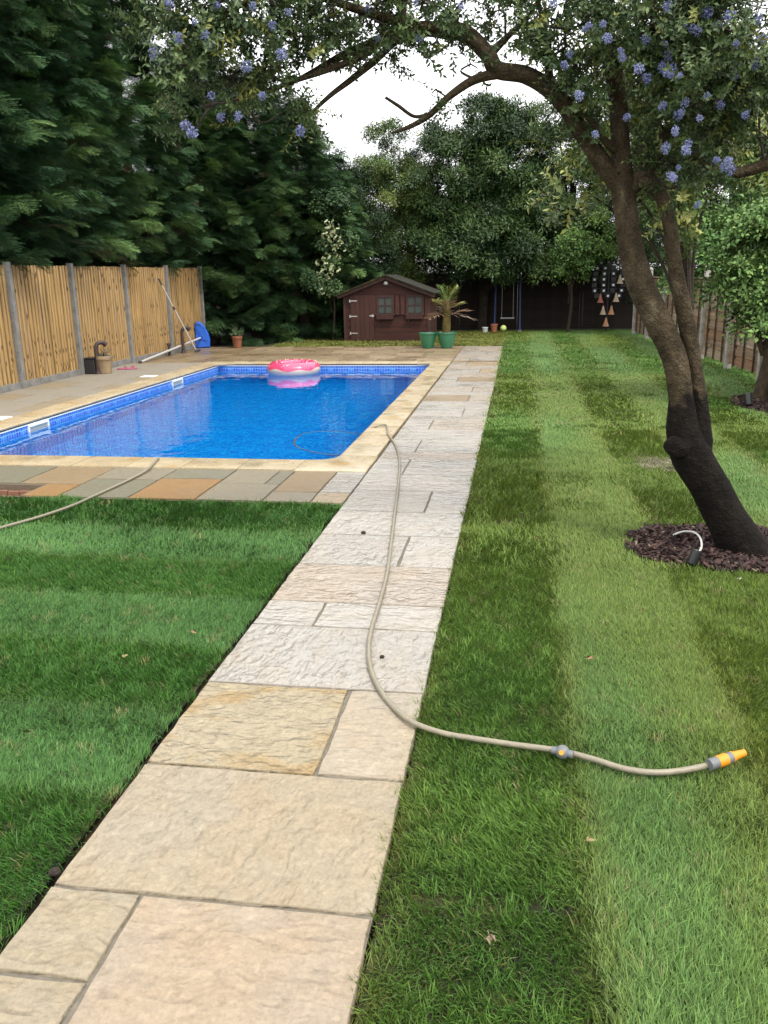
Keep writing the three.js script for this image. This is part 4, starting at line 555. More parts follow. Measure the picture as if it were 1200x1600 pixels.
// ---------------------------------------------------------------- leaning blue-flowering tree in the lawn
{
  const B = onY(1160, 862, 0), t = thing('ceanothus_tree', [B.x, 0, B.z], 'leaning grey-brown tree with blue flower clusters in the mulch bed', 'tree');
  const P = (px, py, r, dz = 0) => { const w = onZ(px, py, B.z + dz); return [w.x - B.x, w.y, w.z - B.z, r]; };
  const stain = (g) => { // wet, dark lower bark with a ragged upper edge, lichen-grey above
    const p = g.attributes.position, c = new Float32Array(p.count * 3);
    for (let i = 0; i < p.count; i++) { const x = p.getX(i), y = p.getY(i), z = p.getZ(i), e = y + 0.35 * (n3(x * 9 + 50, y * 3, z * 9 + 50, 5) - 0.5) + 0.12 * (n3(x * 30 + 50, y * 14, z * 30 + 50, 9) - 0.5), k = sstep(0.86, 0.93, e), li = sstep(0.6, 0.75, n3(x * 16 + 30, y * 8, z * 16 + 30, 12)); const a = [0.0125, 0.010, 0.008], b = [lerp(0.098, 0.15, li), lerp(0.080, 0.128, li), lerp(0.056, 0.095, li)]; for (let q = 0; q < 3; q++) c[i * 3 + q] = lerp(a[q], b[q], k); }
    g.setAttribute('color', new THREE.BufferAttribute(c, 3)); return g;
  };
  const bark = new THREE.MeshPhysicalMaterial({ color: 0xffffff, vertexColors: true, roughness: 0.92, specularIntensity: 0.35, side: THREE.DoubleSide, map: barkTex, bumpMap: barkBump, bumpScale: 0.022 });
  const main = limb([P(1175, 888, 0.175, -0.02), P(1160, 855, 0.140), P(1135, 810, 0.115), P(1105, 755, 0.108), P(1080, 712, 0.112), P(1067, 672, 0.092), P(1064, 620, 0.066), P(1054, 560, 0.067), P(1027, 500, 0.074), P(1000, 440, 0.071), P(985, 380, 0.066), P(976, 320, 0.062), P(972, 285, 0.064), P(970, 235, 0.050), P(966, 160, 0.047), P(955, 90, 0.045), P(940, 20, 0.042), P(925, -60, 0.042), P(918, -160, 0.029)], 22, 9, 0.07, 3);
  const second = limb([P(1096, 742, 0.050, -0.02), P(1092, 690, 0.075, -0.03), P(1092, 640, 0.055, -0.05), P(1086, 580, 0.044, -0.05), P(1076, 520, 0.046, -0.03), P(1063, 460, 0.042, 0), P(1052, 400, 0.039, 0.02), P(1047, 350, 0.039, 0.02), P(1032, 305, 0.038), P(1008, 285, 0.042), P(985, 290, 0.042, -0.02)], 16, 8, 0.07, 4);
  const burl = at(new THREE.IcosahedronGeometry(0.066, 4), ...P(1060, 697, 0, 0.06).slice(0, 3)); { const p = burl.attributes.position; for (let i = 0; i < p.count; i++) { const x = p.getX(i), y = p.getY(i), z = p.getZ(i), c = P(1060, 697, 0, 0.06), k = 0.75 + 0.6 * n3(x * 22 + 40, y * 22, z * 22 + 40, 8); p.setXYZ(i, c[0] + (x - c[0]) * k, c[1] + (y - c[1]) * k, c[2] + (z - c[2]) * k); } burl.computeVertexNormals(); burl.setIndex([...Array(p.count).keys()]); }
  mesh('trunk', stain(mergeGeometries([main, burl])), bark, t);
  mesh('stem', stain(second), bark, t);
  const limbs = [ // [name, points]
    ['bough', [P(974, 296, 0.051), P(948, 266, 0.049, 0.02), P(912, 212, 0.045, 0.06), P(872, 152, 0.043, 0.1), P(822, 117, 0.044, 0.15), P(775, 108, 0.043, 0.18), P(762, 86, 0.041, 0.2), P(725, 52, 0.043, 0.22), P(680, 46, 0.037, 0.25), P(640, 46, 0.034, 0.3), P(600, 62, 0.027, 0.35), P(545, 82, 0.021, 0.4), P(490, 112, 0.015, 0.45), P(445, 135, 0.009, 0.5)]],
    ['bough', [P(790, 112, 0.030, 0.17), P(742, 124, 0.023, 0.2), P(705, 148, 0.020, 0.22), P(668, 182, 0.016, 0.25), P(640, 198, 0.012, 0.27), P(612, 208, 0.006, 0.3)]],
    ['bough', [P(660, 45, 0.025, 0.27), P(622, 60, 0.020, 0.35), P(585, 95, 0.018, 0.4), P(548, 125, 0.015, 0.45), P(515, 150, 0.012, 0.5), P(478, 185, 0.007, 0.55)]],
    ['bough', [P(600, 62, 0.022, 0.35), P(560, 90, 0.017, 0.5), P(510, 110, 0.014, 0.6), P(455, 128, 0.012, 0.7), P(400, 150, 0.009, 0.8), P(340, 160, 0.006, 0.9)]],
    ['bough', [P(982, 296, 0.047), P(1012, 262, 0.044, -0.03), P(1042, 212, 0.043, -0.08), P(1075, 182, 0.038, -0.1), P(1100, 165, 0.034, -0.15), P(1150, 120, 0.025, -0.2), P(1210, 90, 0.017, -0.3)]],
    ['bough', [P(968, 240, 0.025), P(940, 215, 0.018, 0.1), P(915, 180, 0.015, 0.15), P(885, 160, 0.014, 0.2), P(850, 140, 0.009, 0.3)]],
    ['bough', [P(1320, 235, 0.043, 0.1), P(1250, 245, 0.040, 0.12), P(1195, 258, 0.034, 0.14), P(1150, 270, 0.025, 0.16), P(1110, 262, 0.017, 0.2), P(1085, 240, 0.009, 0.2)]],
    ['bough', [P(870, 155, 0.030, 0.1), P(858, 120, 0.024, 0.1), P(858, 90, 0.020, 0.1), P(850, 40, 0.014, 0.12), P(835, -20, 0.010, 0.15)]],
    ['bough', [P(760, 90, 0.025, 0.2), P(790, 60, 0.017, 0.1), P(830, 20, 0.012, 0.05), P(850, -30, 0.009, 0)]],
    ['bough', [P(655, 46, 0.025, 0.28), P(628, 20, 0.020, 0.3), P(620, -30, 0.015, 0.32)]],
    ['bough', [P(955, 95, 0.034), P(1000, 60, 0.024, 0.2), P(1050, 20, 0.017, 0.35), P(1090, -30, 0.011, 0.5)]],
    ['bough', [P(640, 40, 0.025, 0.3), P(560, 15, 0.020, 0.5), P(470, -10, 0.017, 0.7), P(370, 10, 0.013, 0.9), P(290, 60, 0.008, 1.0)]],
    ['snapped_branch', [P(672, 178, 0.011, 0.25), P(648, 182, 0.009, 0.26), P(622, 165, 0.009, 0.28), P(602, 152, 0.007, 0.3)]],
  ];
  for (const [n, p] of limbs) mesh(n, stain(limb(p, 12, 7, 0.09, 6)), bark, t);
  // leafy masses: where on the photograph, how far before or behind the trunk, size, sprigs
  const R = mulberry(321), L = [[], [], []], tw = [];
  const sprigs = [sprigGeo(81, 16, 0.15, 0.040, 0.018), sprigGeo(82, 14, 0.13, 0.042, 0.020), sprigGeo(83, 18, 0.18, 0.036, 0.017)];
  const mass = [[255, 45, 0.9, 0.16, 60], [300, 95, 1.0, 0.2, 75], [330, 25, 0.9, 0.2, 80], [390, 40, 0.8, 0.2, 80], [360, 120, 0.8, 0.18, 60], [420, 110, 0.7, 0.2, 65], [450, 55, 0.7, 0.22, 80], [310, 195, 1.0, 0.07, 16], [330, 165, 1.0, 0.12, 24], [400, 190, 0.8, 0.14, 26], [470, 150, 0.6, 0.16, 30], [520, 10, 0.6, 0.2, 70], [500, 75, 0.6, 0.14, 26], [570, 25, 0.5, 0.17, 40], [600, 0, 0.45, 0.2, 60], [560, 110, 0.55, 0.08, 10], [430, 10, 0.8, 0.25, 100], [240, -20, 0.9, 0.22, 60], [350, -40, 0.9, 0.3, 90],
    [660, 0, 0.4, 0.2, 60], [700, 62, 0.3, 0.08, 12], [655, 80, 0.3, 0.08, 12], [720, 5, 0.35, 0.16, 40], [610, 85, 0.35, 0.07, 10], [680, 140, 0.25, 0.06, 7], [735, 100, 0.2, 0.05, 6], [780, 15, 0.2, 0.14, 22], [820, 55, 0.2, 0.12, 20], [850, 15, 0.2, 0.17, 44], [860, 95, 0.15, 0.12, 22], [880, 60, 0.1, 0.2, 70], [905, 130, 0.1, 0.16, 44], [925, 30, 0.2, 0.2, 70], [910, 90, 0.25, 0.15, 40], [890, 220, 0.1, 0.09, 16], [925, 200, 0.1, 0.1, 20], [960, 60, 0.4, 0.15, 34],
    [1010, 20, 0.4, 0.22, 80], [1060, 50, 0.4, 0.22, 90], [1110, 20, 0.4, 0.25, 100], [1100, 90, 0.4, 0.22, 90], [1170, 60, 0.4, 0.25, 110], [1020, 100, 0.2, 0.17, 44], [1060, 130, 0.3, 0.2, 70], [1130, 130, 0.3, 0.22, 90], [1190, 140, 0.3, 0.24, 90], [1020, 170, 0.1, 0.15, 34], [1080, 190, 0.2, 0.18, 56], [1140, 200, 0.2, 0.2, 70], [1200, 215, 0.2, 0.2, 60], [1060, 250, 0.1, 0.15, 34], [1110, 260, 0.15, 0.14, 34], [1010, 225, 0.0, 0.1, 16], [1060, 290, 0.05, 0.1, 16],
    [960, -60, 0, 0.4, 160], [1080, -80, 0.1, 0.5, 200], [1200, -60, 0.2, 0.5, 200], [820, -80, 0.1, 0.4, 120], [660, -90, 0.3, 0.45, 130], [500, -90, 0.6, 0.45, 130], [1000, -150, -0.8, 0.6, 200], [1150, 0, -0.7, 0.45, 150], [1000, 30, -0.7, 0.35, 90], [1120, 160, -0.6, 0.3, 80]];
  const bark2 = std([0.05, 0.04, 0.03], 0.9), limbPts = limbs.flatMap(([, p]) => p.map((q) => V(q[0], q[1], q[2])));
  for (const [px, py, dz, rad, n] of mass) {
    const c = P(px, py, 0, dz), C = V(c[0], c[1], c[2]); let best = limbPts[0]; for (const q of limbPts) if (q.distanceTo(C) < best.distanceTo(C)) best = q;
    const ends = Array.from({ length: Math.max(3, n / 9 | 0) }, () => C.clone().addScaledVector(dirOf(R), rad * Math.sqrt(R())));
    const mid = best.clone().lerp(C, 0.6).addScaledVector(dirOf(R), 0.06); tw.push(limb([[best.x, best.y, best.z, 0.008], [mid.x, mid.y, mid.z, 0.006], [C.x, C.y, C.z, 0.004]], 5, 4, 0.1, 2));
    for (const e of ends) { const m = C.clone().lerp(e, 0.5).addScaledVector(dirOf(R), 0.03); tw.push(limb([[C.x, C.y, C.z, 0.004], [m.x, m.y, m.z, 0.003], [e.x, e.y, e.z, 0.0015]], 4, 3, 0, 2)); }
    for (let i = 0; i < n * 1.0; i++) { const e = ends[R() * ends.length | 0], p = e.clone().addScaledVector(dirOf(R), rad * 0.38 * R()), d = p.clone().sub(C).normalize().multiplyScalar(0.7).add(V(0, 0.35, 0)).addScaledVector(dirOf(R), 0.6).normalize(), k = R(); L[R() * 3 | 0].push({ p, q: new THREE.Quaternion().setFromUnitVectors(UP, d).multiply(new THREE.Quaternion().setFromAxisAngle(UP, R() * 6.28)), s: rr(0.75, 1.2, R), c: k < 0.08 ? col(0.18, 0.2, 0.05) : mixc([0.035, 0.065, 0.024], [0.11, 0.16, 0.055], R()) }); }
  }
  tag(mesh('twigs', mergeGeometries(tw), bark2, t), null, null, null, 'stuff');
  L.forEach((l, i) => instances('crown', sprigs[i], glossLeaf, l, t));
  const petals = [1, 2, 3, 4].map((s) => { const r = mulberry(s * 91), gs = []; for (let i = 0; i < 80; i++) { const d = dirOf(r), q = Math.pow(r(), 0.35) * 0.034; gs.push(at(new THREE.TetrahedronGeometry(rr(0.0055, 0.009, r), 0), d.x * q * (s % 2 ? 1.3 : 1), d.y * q, d.z * q, r() * 3, r() * 3, r() * 3)); } return mergeGeometries(gs); });
  const blues = [[0.17, 0.195, 0.35], [0.21, 0.235, 0.40], [0.135, 0.155, 0.30]].map((c) => std(c, 0.8));
  const spots = [[240, 82], [262, 5], [278, 60], [305, 35], [320, 55], [327, 70], [338, 8], [318, 120], [345, 183], [300, 208], [290, 195], [330, 150], [372, 182], [440, 85], [425, 40], [385, 105], [395, 10], [470, 205], [500, 30], [575, 15], [590, 60], [650, 5], [720, 10], [655, 60], [865, 5], [915, 45], [920, 40], [942, 38], [948, 60], [952, 62], [970, 80], [972, 90], [890, 85], [882, 102], [905, 150], [1008, 62], [1043, 10], [1040, 70], [1070, 40], [1082, 45], [1090, 48], [1105, 20], [1035, 105], [1040, 115], [1050, 110], [1058, 120], [1062, 118], [1048, 118], [1045, 85], [998, 108], [1010, 122], [1036, 166], [1070, 160], [1060, 180], [1065, 176], [1093, 185], [1126, 164], [1105, 150], [1055, 205], [1075, 225], [1040, 232], [1072, 235], [980, 183], [1048, 275], [1052, 278], [1120, 250], [1130, 262], [1138, 252], [1142, 265], [1148, 118], [1150, 105], [1120, 40], [1150, 70], [1140, 25], [1090, 320], [1060, 262], [930, 210], [1165, 180], [1180, 100], [1190, 60], [1185, 30], [410, 150], [450, 20]];
  spots.forEach(([x, y], i) => { const left = x < 480, c = P(x, y, 0, left ? 1.12 + rr(-0.1, 0.1, R) : x < 760 ? 0.5 : 0.55 + rr(-0.1, 0.15, R)), m = mesh('flower_cluster', petals[i % 4], blues[i % 3], t); m.position.set(c[0], c[1], c[2]); m.rotation.set(R() * 3, R() * 3, R() * 3); m.scale.setScalar(rr(0.4, 0.8, R)); });
}
// variegated shrub tangled behind the trunk
{
  const B = onY(1075, 700, 0), t = thing('variegated_shrub', [1.55, 0, -6.1], 'yellow-edged variegated foliage tangled behind the leaning trunk', 'shrub');
  const P = (px, py, dz) => { const w = onZ(px, py, -6.1 + dz); return V(w.x - 1.55, w.y, w.z + 6.1); };
  const T = new Tris(), leaves = [91, 92].map((s) => sprigGeo(s, 12, 0.16, 0.062, 0.03)), L = [[], []], R = mulberry(611), stems = [];
  const base = P(1095, 640, 0), groups = [[905, 290, 0, 0.18, 60], [945, 250, 0, 0.16, 34], [960, 190, -0.1, 0.16, 40], [1000, 150, -0.1, 0.2, 60], [1040, 190, 0.3, 0.25, 130], [1100, 220, 0.2, 0.28, 160], [1020, 110, 0.5, 0.18, 60], [1010, 60, -0.1, 0.25, 80], [1120, 120, -0.2, 0.3, 90], [1170, 210, -0.2, 0.3, 90], [1060, 320, 0.7, 0.10, 26], [1075, 345, 0.7, 0.07, 14], [880, 40, -0.2, 0.25, 60], [1030, 280, 0, 0.15, 34]];
  for (const [px, py, dz, rad, n] of groups) { const C = P(px, py, dz); stems.push(limb([[...P(1078, 540, -0.1).toArray(), 0.014], [-0.46 + (C.x + 0.46) * 0.3, lerp(1.2, C.y, 0.6), C.z * 0.5 - 0.1, 0.011], [C.x, C.y, C.z, 0.004]], 6, 6, 0.1, 5)); for (let i = 0; i < n; i++) { const d = dirOf(R), p = C.clone().addScaledVector(d, rad * Math.cbrt(R())), e = d.add(V(0, 0.1, 0)).addScaledVector(dirOf(R), 0.6).normalize(), k = R(); L[R() * 2 | 0].push({ p, q: new THREE.Quaternion().setFromUnitVectors(UP, e).multiply(new THREE.Quaternion().setFromAxisAngle(UP, R() * 6)), s: rr(0.8, 1.2, R), c: k < 0.35 ? mixc([0.22, 0.25, 0.06], [0.40, 0.42, 0.14], R()) : mixc([0.07, 0.12, 0.035], [0.15, 0.20, 0.06], R()) }); } }
  mesh('stem', limb([...[[1118, 750, 0.02], [1084, 640, 0.018], [1078, 540, 0.016]].map(([a, b, r]) => [...P(a, b, -0.1).toArray(), r])], 7, 6, 0.1, 6), darkBark, t);
  mesh('branches', mergeGeometries(stems), darkBark, t);
  L.forEach((l, i) => instances('crown', leaves[i], glossLeaf, l, t));
}

// ---------------------------------------------------------------- things round the pool and on the lawn
const tube = (pts, r, n, rad = 8) => new THREE.TubeGeometry(new THREE.CatmullRomCurve3(pts, false, 'centripetal'), n, r, rad, false);
const hoseTex = tex(64, 256, (u, v) => { const m = 0.86 + 0.015 * Math.sin((u * 8 + v * 3) * 6.283) + 0.18 * (fbm(u, v, 8, 3, 171) - 0.5) - (Math.abs(v - 0.3) < 0.05 ? 0.15 : 0); return [m, m * 0.98, m * 0.93]; }, true);
const hoseMap = hoseTex.clone(); hoseMap.repeat.set(60, 1); hoseMap.needsUpdate = true;
const hoseMat = std([0.30, 0.275, 0.22], 0.45, { map: hoseMap }), greyPl = std([0.13, 0.135, 0.14], 0.45), orangePl = std([0.60, 0.23, 0.012], 0.4);
const S = 0.013, Gz = 0.020;
{
  const t = thing('garden_hose', [0, 0, 0], 'long beige hose from the pool along the path to the orange nozzle', 'hose');
  const W = (px, py) => { const p = onY(px, py, WATER); p.y = WATER - 0.03; return p; }, Gp = (px, py, y) => onY(px, py, y);
  const pts = [W(583, 684), W(560, 677), W(520, 673), W(482, 675), W(461, 686), W(466, 698), W(500, 707), W(545, 711), W(572, 703), V(-1.66, WATER - 0.02, -8.62), V(-1.615, -0.03, -8.95), Gp(591, 665, 0.03), V(-1.42, 0.027, -9.08), Gp(607, 679, 0.022), Gp(617, 694, S), Gp(624, 718, S), Gp(622, 760, S), Gp(617, 800, S), Gp(611, 850, S), Gp(604, 900, S), Gp(592, 945, S), Gp(580, 985, S), Gp(576, 1015, S), Gp(580, 1047, S), Gp(594, 1078, S), Gp(616, 1106, S), Gp(646, 1129, 0.022), Gp(690, 1145, Gz), Gp(740, 1154, Gz), Gp(800, 1163, Gz), Gp(878, 1174, Gz + 0.002), Gp(930, 1187, Gz), Gp(975, 1201, Gz), Gp(1020, 1207, Gz), Gp(1065, 1204, Gz), Gp(1118, 1193, Gz + 0.006)];
  mesh('hose', tube(pts, 0.0105, 420, 9), hoseMat, t);
  const c = Gp(879, 1175, 0.036), v = mesh('inline_valve', at(new THREE.SphereGeometry(0.024, 20, 14), c.x, c.y, c.z).scale(1, 1, 1), greyPl, t);
  const face = c.clone().add(EYE.clone().sub(c).normalize().multiplyScalar(0.021)); const eye = new THREE.CylinderGeometry(0.0085, 0.0085, 0.01, 14); eye.applyQuaternion(new THREE.Quaternion().setFromUnitVectors(UP, EYE.clone().sub(c).normalize())); eye.translate(face.x - 0.004, face.y - 0.003, face.z); mesh('valve_button', eye, orangePl, v);
  for (const s of [-1, 1]) { const b = bar([c.x + s * 0.018, c.y, c.z + s * 0.006], [c.x + s * 0.034, c.y - 0.002, c.z + s * 0.011], 0.0135, 14); mesh('collar', b, greyPl, v); }
  const a = Gp(1108, 1195, 0.034), b = Gp(1163, 1176, 0.044), d = b.clone().sub(a), q = (k) => a.clone().addScaledVector(d, k).toArray(), nz = mesh('nozzle', mergeGeometries([bar(q(0.62), q(0.66), 0.019, 18), (() => { const g = new THREE.CylinderGeometry(0.0115, 0.0165, d.length() * 0.34, 18); g.applyQuaternion(new THREE.Quaternion().setFromUnitVectors(UP, d.clone().normalize())); const m = a.clone().addScaledVector(d, 0.82); return g.translate(m.x, m.y, m.z); })()]), orangePl, t);
  mesh('grip', bar(q(0.48), q(0.62), 0.0185, 16), greyPl, nz); mesh('connector', bar(q(0.22), q(0.48), 0.0205, 10), orangePl, nz); mesh('nut', bar(q(0.0), q(0.22), 0.0195, 10), greyPl, nz); mesh('tip_ring', bar(q(0.97), q(1.0), 0.0125, 16), orangePl, nz);
}
tag(mesh('garden_hose', tube([onY(-60, 843, Gz), onY(0, 825, Gz), onY(60, 808, Gz), onY(110, 791, 0.026), onY(140, 778, S), onY(175, 762, S), onY(205, 748, S), onY(228, 735, 0.02), onY(238, 726, 0.026), onY(247, 717, 0.02), V(-3.27, -0.05, -7.34), V(-3.25, WATER - 0.1, -7.42), V(-3.1, -0.5, -7.6)], 0.0105, 120), hoseMat), 'beige hose running from the left lawn over the pool coping', 'hose');

{ // pool ring
  const t = thing('pool_ring', [-4.13, WATER + 0.085, -15.5], 'pink iced doughnut pool ring floating at the far end of the pool', 'pool ring');
  const R0 = 0.335, r0 = 0.165, F = 0.85; const ringPt = (a, b, k) => { const pk = 1 - 0.02 * Math.abs(Math.sin(a * 9)); return [Math.cos(a) * (R0 + Math.cos(b) * r0 * k * pk), Math.sin(b) * r0 * F * k * pk, Math.sin(a) * (R0 + Math.cos(b) * r0 * k * pk)]; };
  const grid = (na, nb, f) => { const P = [], I = []; for (let i = 0; i <= na; i++) for (let j = 0; j <= nb; j++) P.push(...f(i / na, j / nb)); for (let i = 0; i < na; i++) for (let j = 0; j < nb; j++) { const a = i * (nb + 1) + j; I.push(a, a + 1, a + nb + 1, a + 1, a + nb + 2, a + nb + 1); } const g = new THREE.BufferGeometry(); g.setAttribute('position', new THREE.Float32BufferAttribute(P, 3)); g.setIndex(I); g.computeVertexNormals(); return g; };
  mesh('ring', grid(96, 28, (u, v) => ringPt(u * 6.2832, v * 6.2832, 1)), phys([0.62, 0.50, 0.42], 0.35, { clearcoat: 0.4 }), t);
  const edge = (a) => 0.12 + 0.13 * Math.sin(a * 7) + 0.08 * Math.sin(a * 3 + 1);
  const icing = mesh('icing', grid(120, 16, (u, v) => { const a = u * 6.2832; return ringPt(a, lerp(edge(a), Math.PI - edge(a + 1), v), 1.012); }), phys([0.66, 0.06, 0.15], 0.3, { clearcoat: 0.5 }), t);
  const paleIcing = phys([0.85, 0.42, 0.50], 0.3); const R = mulberry(5);
  for (let i = 0; i < 60; i++) { const a = R() * 6.283, b = rr(0.45, 2.6, R), p = ringPt(a, b, 1.02), m = mesh('sprinkle', rbox(0.035, 0.006, 0.01, 0.003), i % 3 ? paleIcing : phys([0.9, 0.85, 0.8], 0.4), icing); m.position.set(...p); m.lookAt(V(p[0] + Math.cos(a) * Math.cos(b), p[1] + Math.sin(b), p[2] + Math.sin(a) * Math.cos(b))); m.rotateX(Math.PI / 2); m.rotateY(R() * 3); }
}
// pots
const soil = std([0.03, 0.022, 0.016], 0.95, { map: soilTex });
function pot(name, pos, h, r, prof, mat, label) { const t = thing(name, pos, label, 'plant pot'); mesh('pot', lathe(prof.map(([a, b]) => [a * r, b * h])), mat, t); mesh('soil', new THREE.CircleGeometry(r * 0.88, 20).rotateX(-Math.PI / 2).translate(0, h * 0.9, 0), soil, t); return t; }
const flare = [[0, 0], [0.55, 0], [0.6, 0.03], [0.82, 0.45], [0.95, 0.8], [0.97, 0.9], [1.04, 0.92], [1.05, 1], [0.97, 1], [0.9, 0.93], [0.88, 0.85], [0.5, 0.6]], plain = [[0, 0], [0.72, 0], [0.74, 0.02], [0.93, 0.78], [1.02, 0.8], [1.03, 1], [0.93, 1], [0.9, 0.9], [0.86, 0.85], [0.5, 0.6]];
const glaze = phys([0.025, 0.17, 0.085], 0.3, { clearcoat: 0.6, clearcoatRoughness: 0.2 });
pot('glazed_pot', [-2.02, 0.002, -19.45], 0.34, 0.205, flare, glaze, 'empty green glazed pot left of the potted palm');
pot('glazed_pot', [-1.59, 0.002, -19.42], 0.35, 0.215, flare, glaze, 'green glazed pot that holds the spiky palm');
{ // palm
  const t = thing('potted_palm', [-1.59, 0.31, -19.42], 'small spiky palm with browning fronds in the right green pot', 'palm'); t.scale.setScalar(1.65);
  mesh('trunk', limb([[0, 0, 0, 0.05], [0, 0.15, 0, 0.06], [0.01, 0.3, 0, 0.05], [0, 0.42, 0, 0.03]], 9, 5, 0.2, 2), std([0.20, 0.17, 0.05], 0.9, { map: barkTex }), t);
  const R = mulberry(17), cols = [std([0.12, 0.19, 0.035], 0.6), std([0.24, 0.25, 0.06], 0.6), std([0.33, 0.21, 0.13], 0.75), std([0.30, 0.22, 0.17], 0.8)];
  for (let f = 0; f < 17; f++) { const a = f * 2.4 + rr(-0.2, 0.2, R), el = f < 6 ? rr(1.1, 1.5, R) : f < 12 ? rr(0.6, 1.1, R) : rr(0.05, 0.6, R), L = rr(0.28, 0.42, R), T = new Tris(), o = V(0, 0.22 + 0.2 * (1 - f / 17), 0), d = V(Math.cos(a) * Math.cos(el), Math.sin(el), Math.sin(a) * Math.cos(el)), sd = V(-Math.sin(a), 0, Math.cos(a)); const P = (s) => o.clone().addScaledVector(d, L * s).add(V(0, -0.12 * s * s, 0)); for (let k = 0; k < 6; k++) T.strip(P(k / 6), P((k + 1) / 6), 0.012, sd); for (let k = 2; k < 14; k++) { const s = k / 14; for (const e of [-1, 1]) T.leaf(P(s), d.clone().multiplyScalar(0.55).addScaledVector(sd, e * 0.9).add(V(0, rr(-0.35, 0.1, R), 0)).normalize(), UP, 0.17 * (1.1 - 0.5 * s), 0.014, 0.3); } mesh('frond', T.build(), cols[f < 6 ? (f % 3 ? 0 : 1) : f < 10 ? 1 : 2 + f % 2], t); }
}
const bushy = (t, y, r, seed, c0, c1, n = 30) => { const R = mulberry(seed), l = []; for (let i = 0; i < n; i++) { const d = dirOf(R); d.y = Math.abs(d.y); l.push({ p: V(0, y, 0).addScaledVector(d, r * R()), q: new THREE.Quaternion().setFromUnitVectors(UP, d), s: rr(0.5, 0.9, R), c: mixc(c0, c1, R()) }); } instances('foliage', sprigGeo(seed, 14, 0.14, 0.05, 0.018), softLeaf, l, t); };
pot('terracotta_pot', [-6.62, 0.002, -19.75], 0.27, 0.125, plain, std([0.34, 0.12, 0.06], 0.8, { map: concTex }), 'terracotta pot with a leafy plant at the foot of the cypress');
{ const t = thing('pot_plant', [-6.62, 0.245, -19.75], 'leafy green plant growing in the terracotta pot', 'plant'); mesh('stem', cyl(0.006, 0.008, 0.16, 6, 0, 0.08, 0), darkBark, t); bushy(t, 0.05, 0.17, 5, [0.07, 0.12, 0.05], [0.14, 0.19, 0.09], 46); }
pot('stone_pot', [-7.28, 0.002, -14.3], 0.31, 0.15, plain, std([0.42, 0.30, 0.18], 0.85, { map: concTex }), 'tan plant pot by the timber fence');
{ const t = thing('pot_plant', [-7.28, 0.28, -14.3], 'grey-green low plant in the tan pot', 'plant'); mesh('stem', cyl(0.006, 0.008, 0.1, 6, 0, 0.05, 0), darkBark, t); bushy(t, 0.0, 0.12, 6, [0.07, 0.10, 0.08], [0.12, 0.15, 0.13], 40); }
{ // black box with bent pipe
  const blk = std([0.018, 0.018, 0.02], 0.45);
  const t = thing('black_tank', [-7.5, 0, -14.28], 'small black plastic box against the fence beside the tan pot', 'box'); mesh('body', rbox(0.2, 0.26, 0.24, 0.02, 0, 0.132, 0), blk, t); mesh('lid', rbox(0.215, 0.025, 0.255, 0.008, 0, 0.275, 0), blk, t);
  const w = std([0.55, 0.55, 0.52], 0.7); mesh('badge', mergeGeometries([box(0.004, 0.09, 0.03, 0.103, 0.1, 0.03), box(0.004, 0.03, 0.05, 0.1032, 0.06, 0.045), box(0.004, 0.07, 0.025, 0.103, 0.08, -0.06)]), w, t);
  const pipe = std([0.045, 0.028, 0.026], 0.5);
  for (const [x, z, h, l] of [[-7.36, -14.2, 0.55, 'dark standpipe with curved top beside the tan pot'], [-7.42, -18.35, 0.56, 'dark standpipe with bent top under the leaning pole']]) { const p = thing('standpipe', [x, 0, z], l, 'pipe', 'standpipes along the fence'); mesh('pipe', tube([V(0, 0, 0), V(0, h * 0.5, 0), V(0, h * 0.82, 0), V(0.02, h * 0.95, -0.02), V(0.07, h, -0.06), V(0.12, h * 0.95, -0.11)], 0.035, 30, 10), pipe, p); mesh('spout', bar([0.1, h * 0.985, -0.09], [0.135, h * 0.91, -0.125], 0.045, 12), pipe, p); mesh('base', cyl(0.05, 0.06, 0.05, 14, 0, 0.025, 0), pipe, p); }
  const st = thing('stopcock', [-7.5, 0, -17.75], 'short black tap stub at the foot of the fence', 'pipe'); mesh('pipe', cyl(0.03, 0.035, 0.22, 10, 0, 0.11, 0), pipe, st); mesh('cap', cyl(0.045, 0.045, 0.05, 10, 0, 0.24, 0), pipe, st);
}
{ // pool pole leaning on the fence, another lying
  const alu = std([0.60, 0.60, 0.58], 0.35, { metalness: 0.3 }), dk = std([0.05, 0.05, 0.055], 0.6);
  const t = thing('pool_pole', [-7.22, 0.02, -18.62], 'white telescopic pool pole leaning against the timber fence', 'pole'); const top = [-0.36, 1.6, 0.93], L = (k) => top.map((v) => v * k);
  mesh('lower_tube', bar(L(0), L(0.62), 0.017), alu, t); mesh('upper_tube', bar(L(0.6), L(0.93), 0.013), alu, t); mesh('clamp', bar(L(0.59), L(0.63), 0.023), dk, t); mesh('grip', bar(L(0.92), L(1), 0.019), dk, t); mesh('brush_head', at(new RoundedBoxGeometry(0.05, 0.05, 0.26, 2, 0.012), 0.02, 0.012, -0.02), dk, t);
  const u = thing('lying_pole', [0, 0, 0], 'white pole lying along the foot of the fence', 'pole'); mesh('tube', bar([-7.42, 0.025, -16.1], [-7.5, 0.24, -19.65], 0.024), alu, u); mesh('end_cap', bar([-7.4185, 0.021, -16.03], [-7.42, 0.025, -16.12], 0.027), dk, u);
}
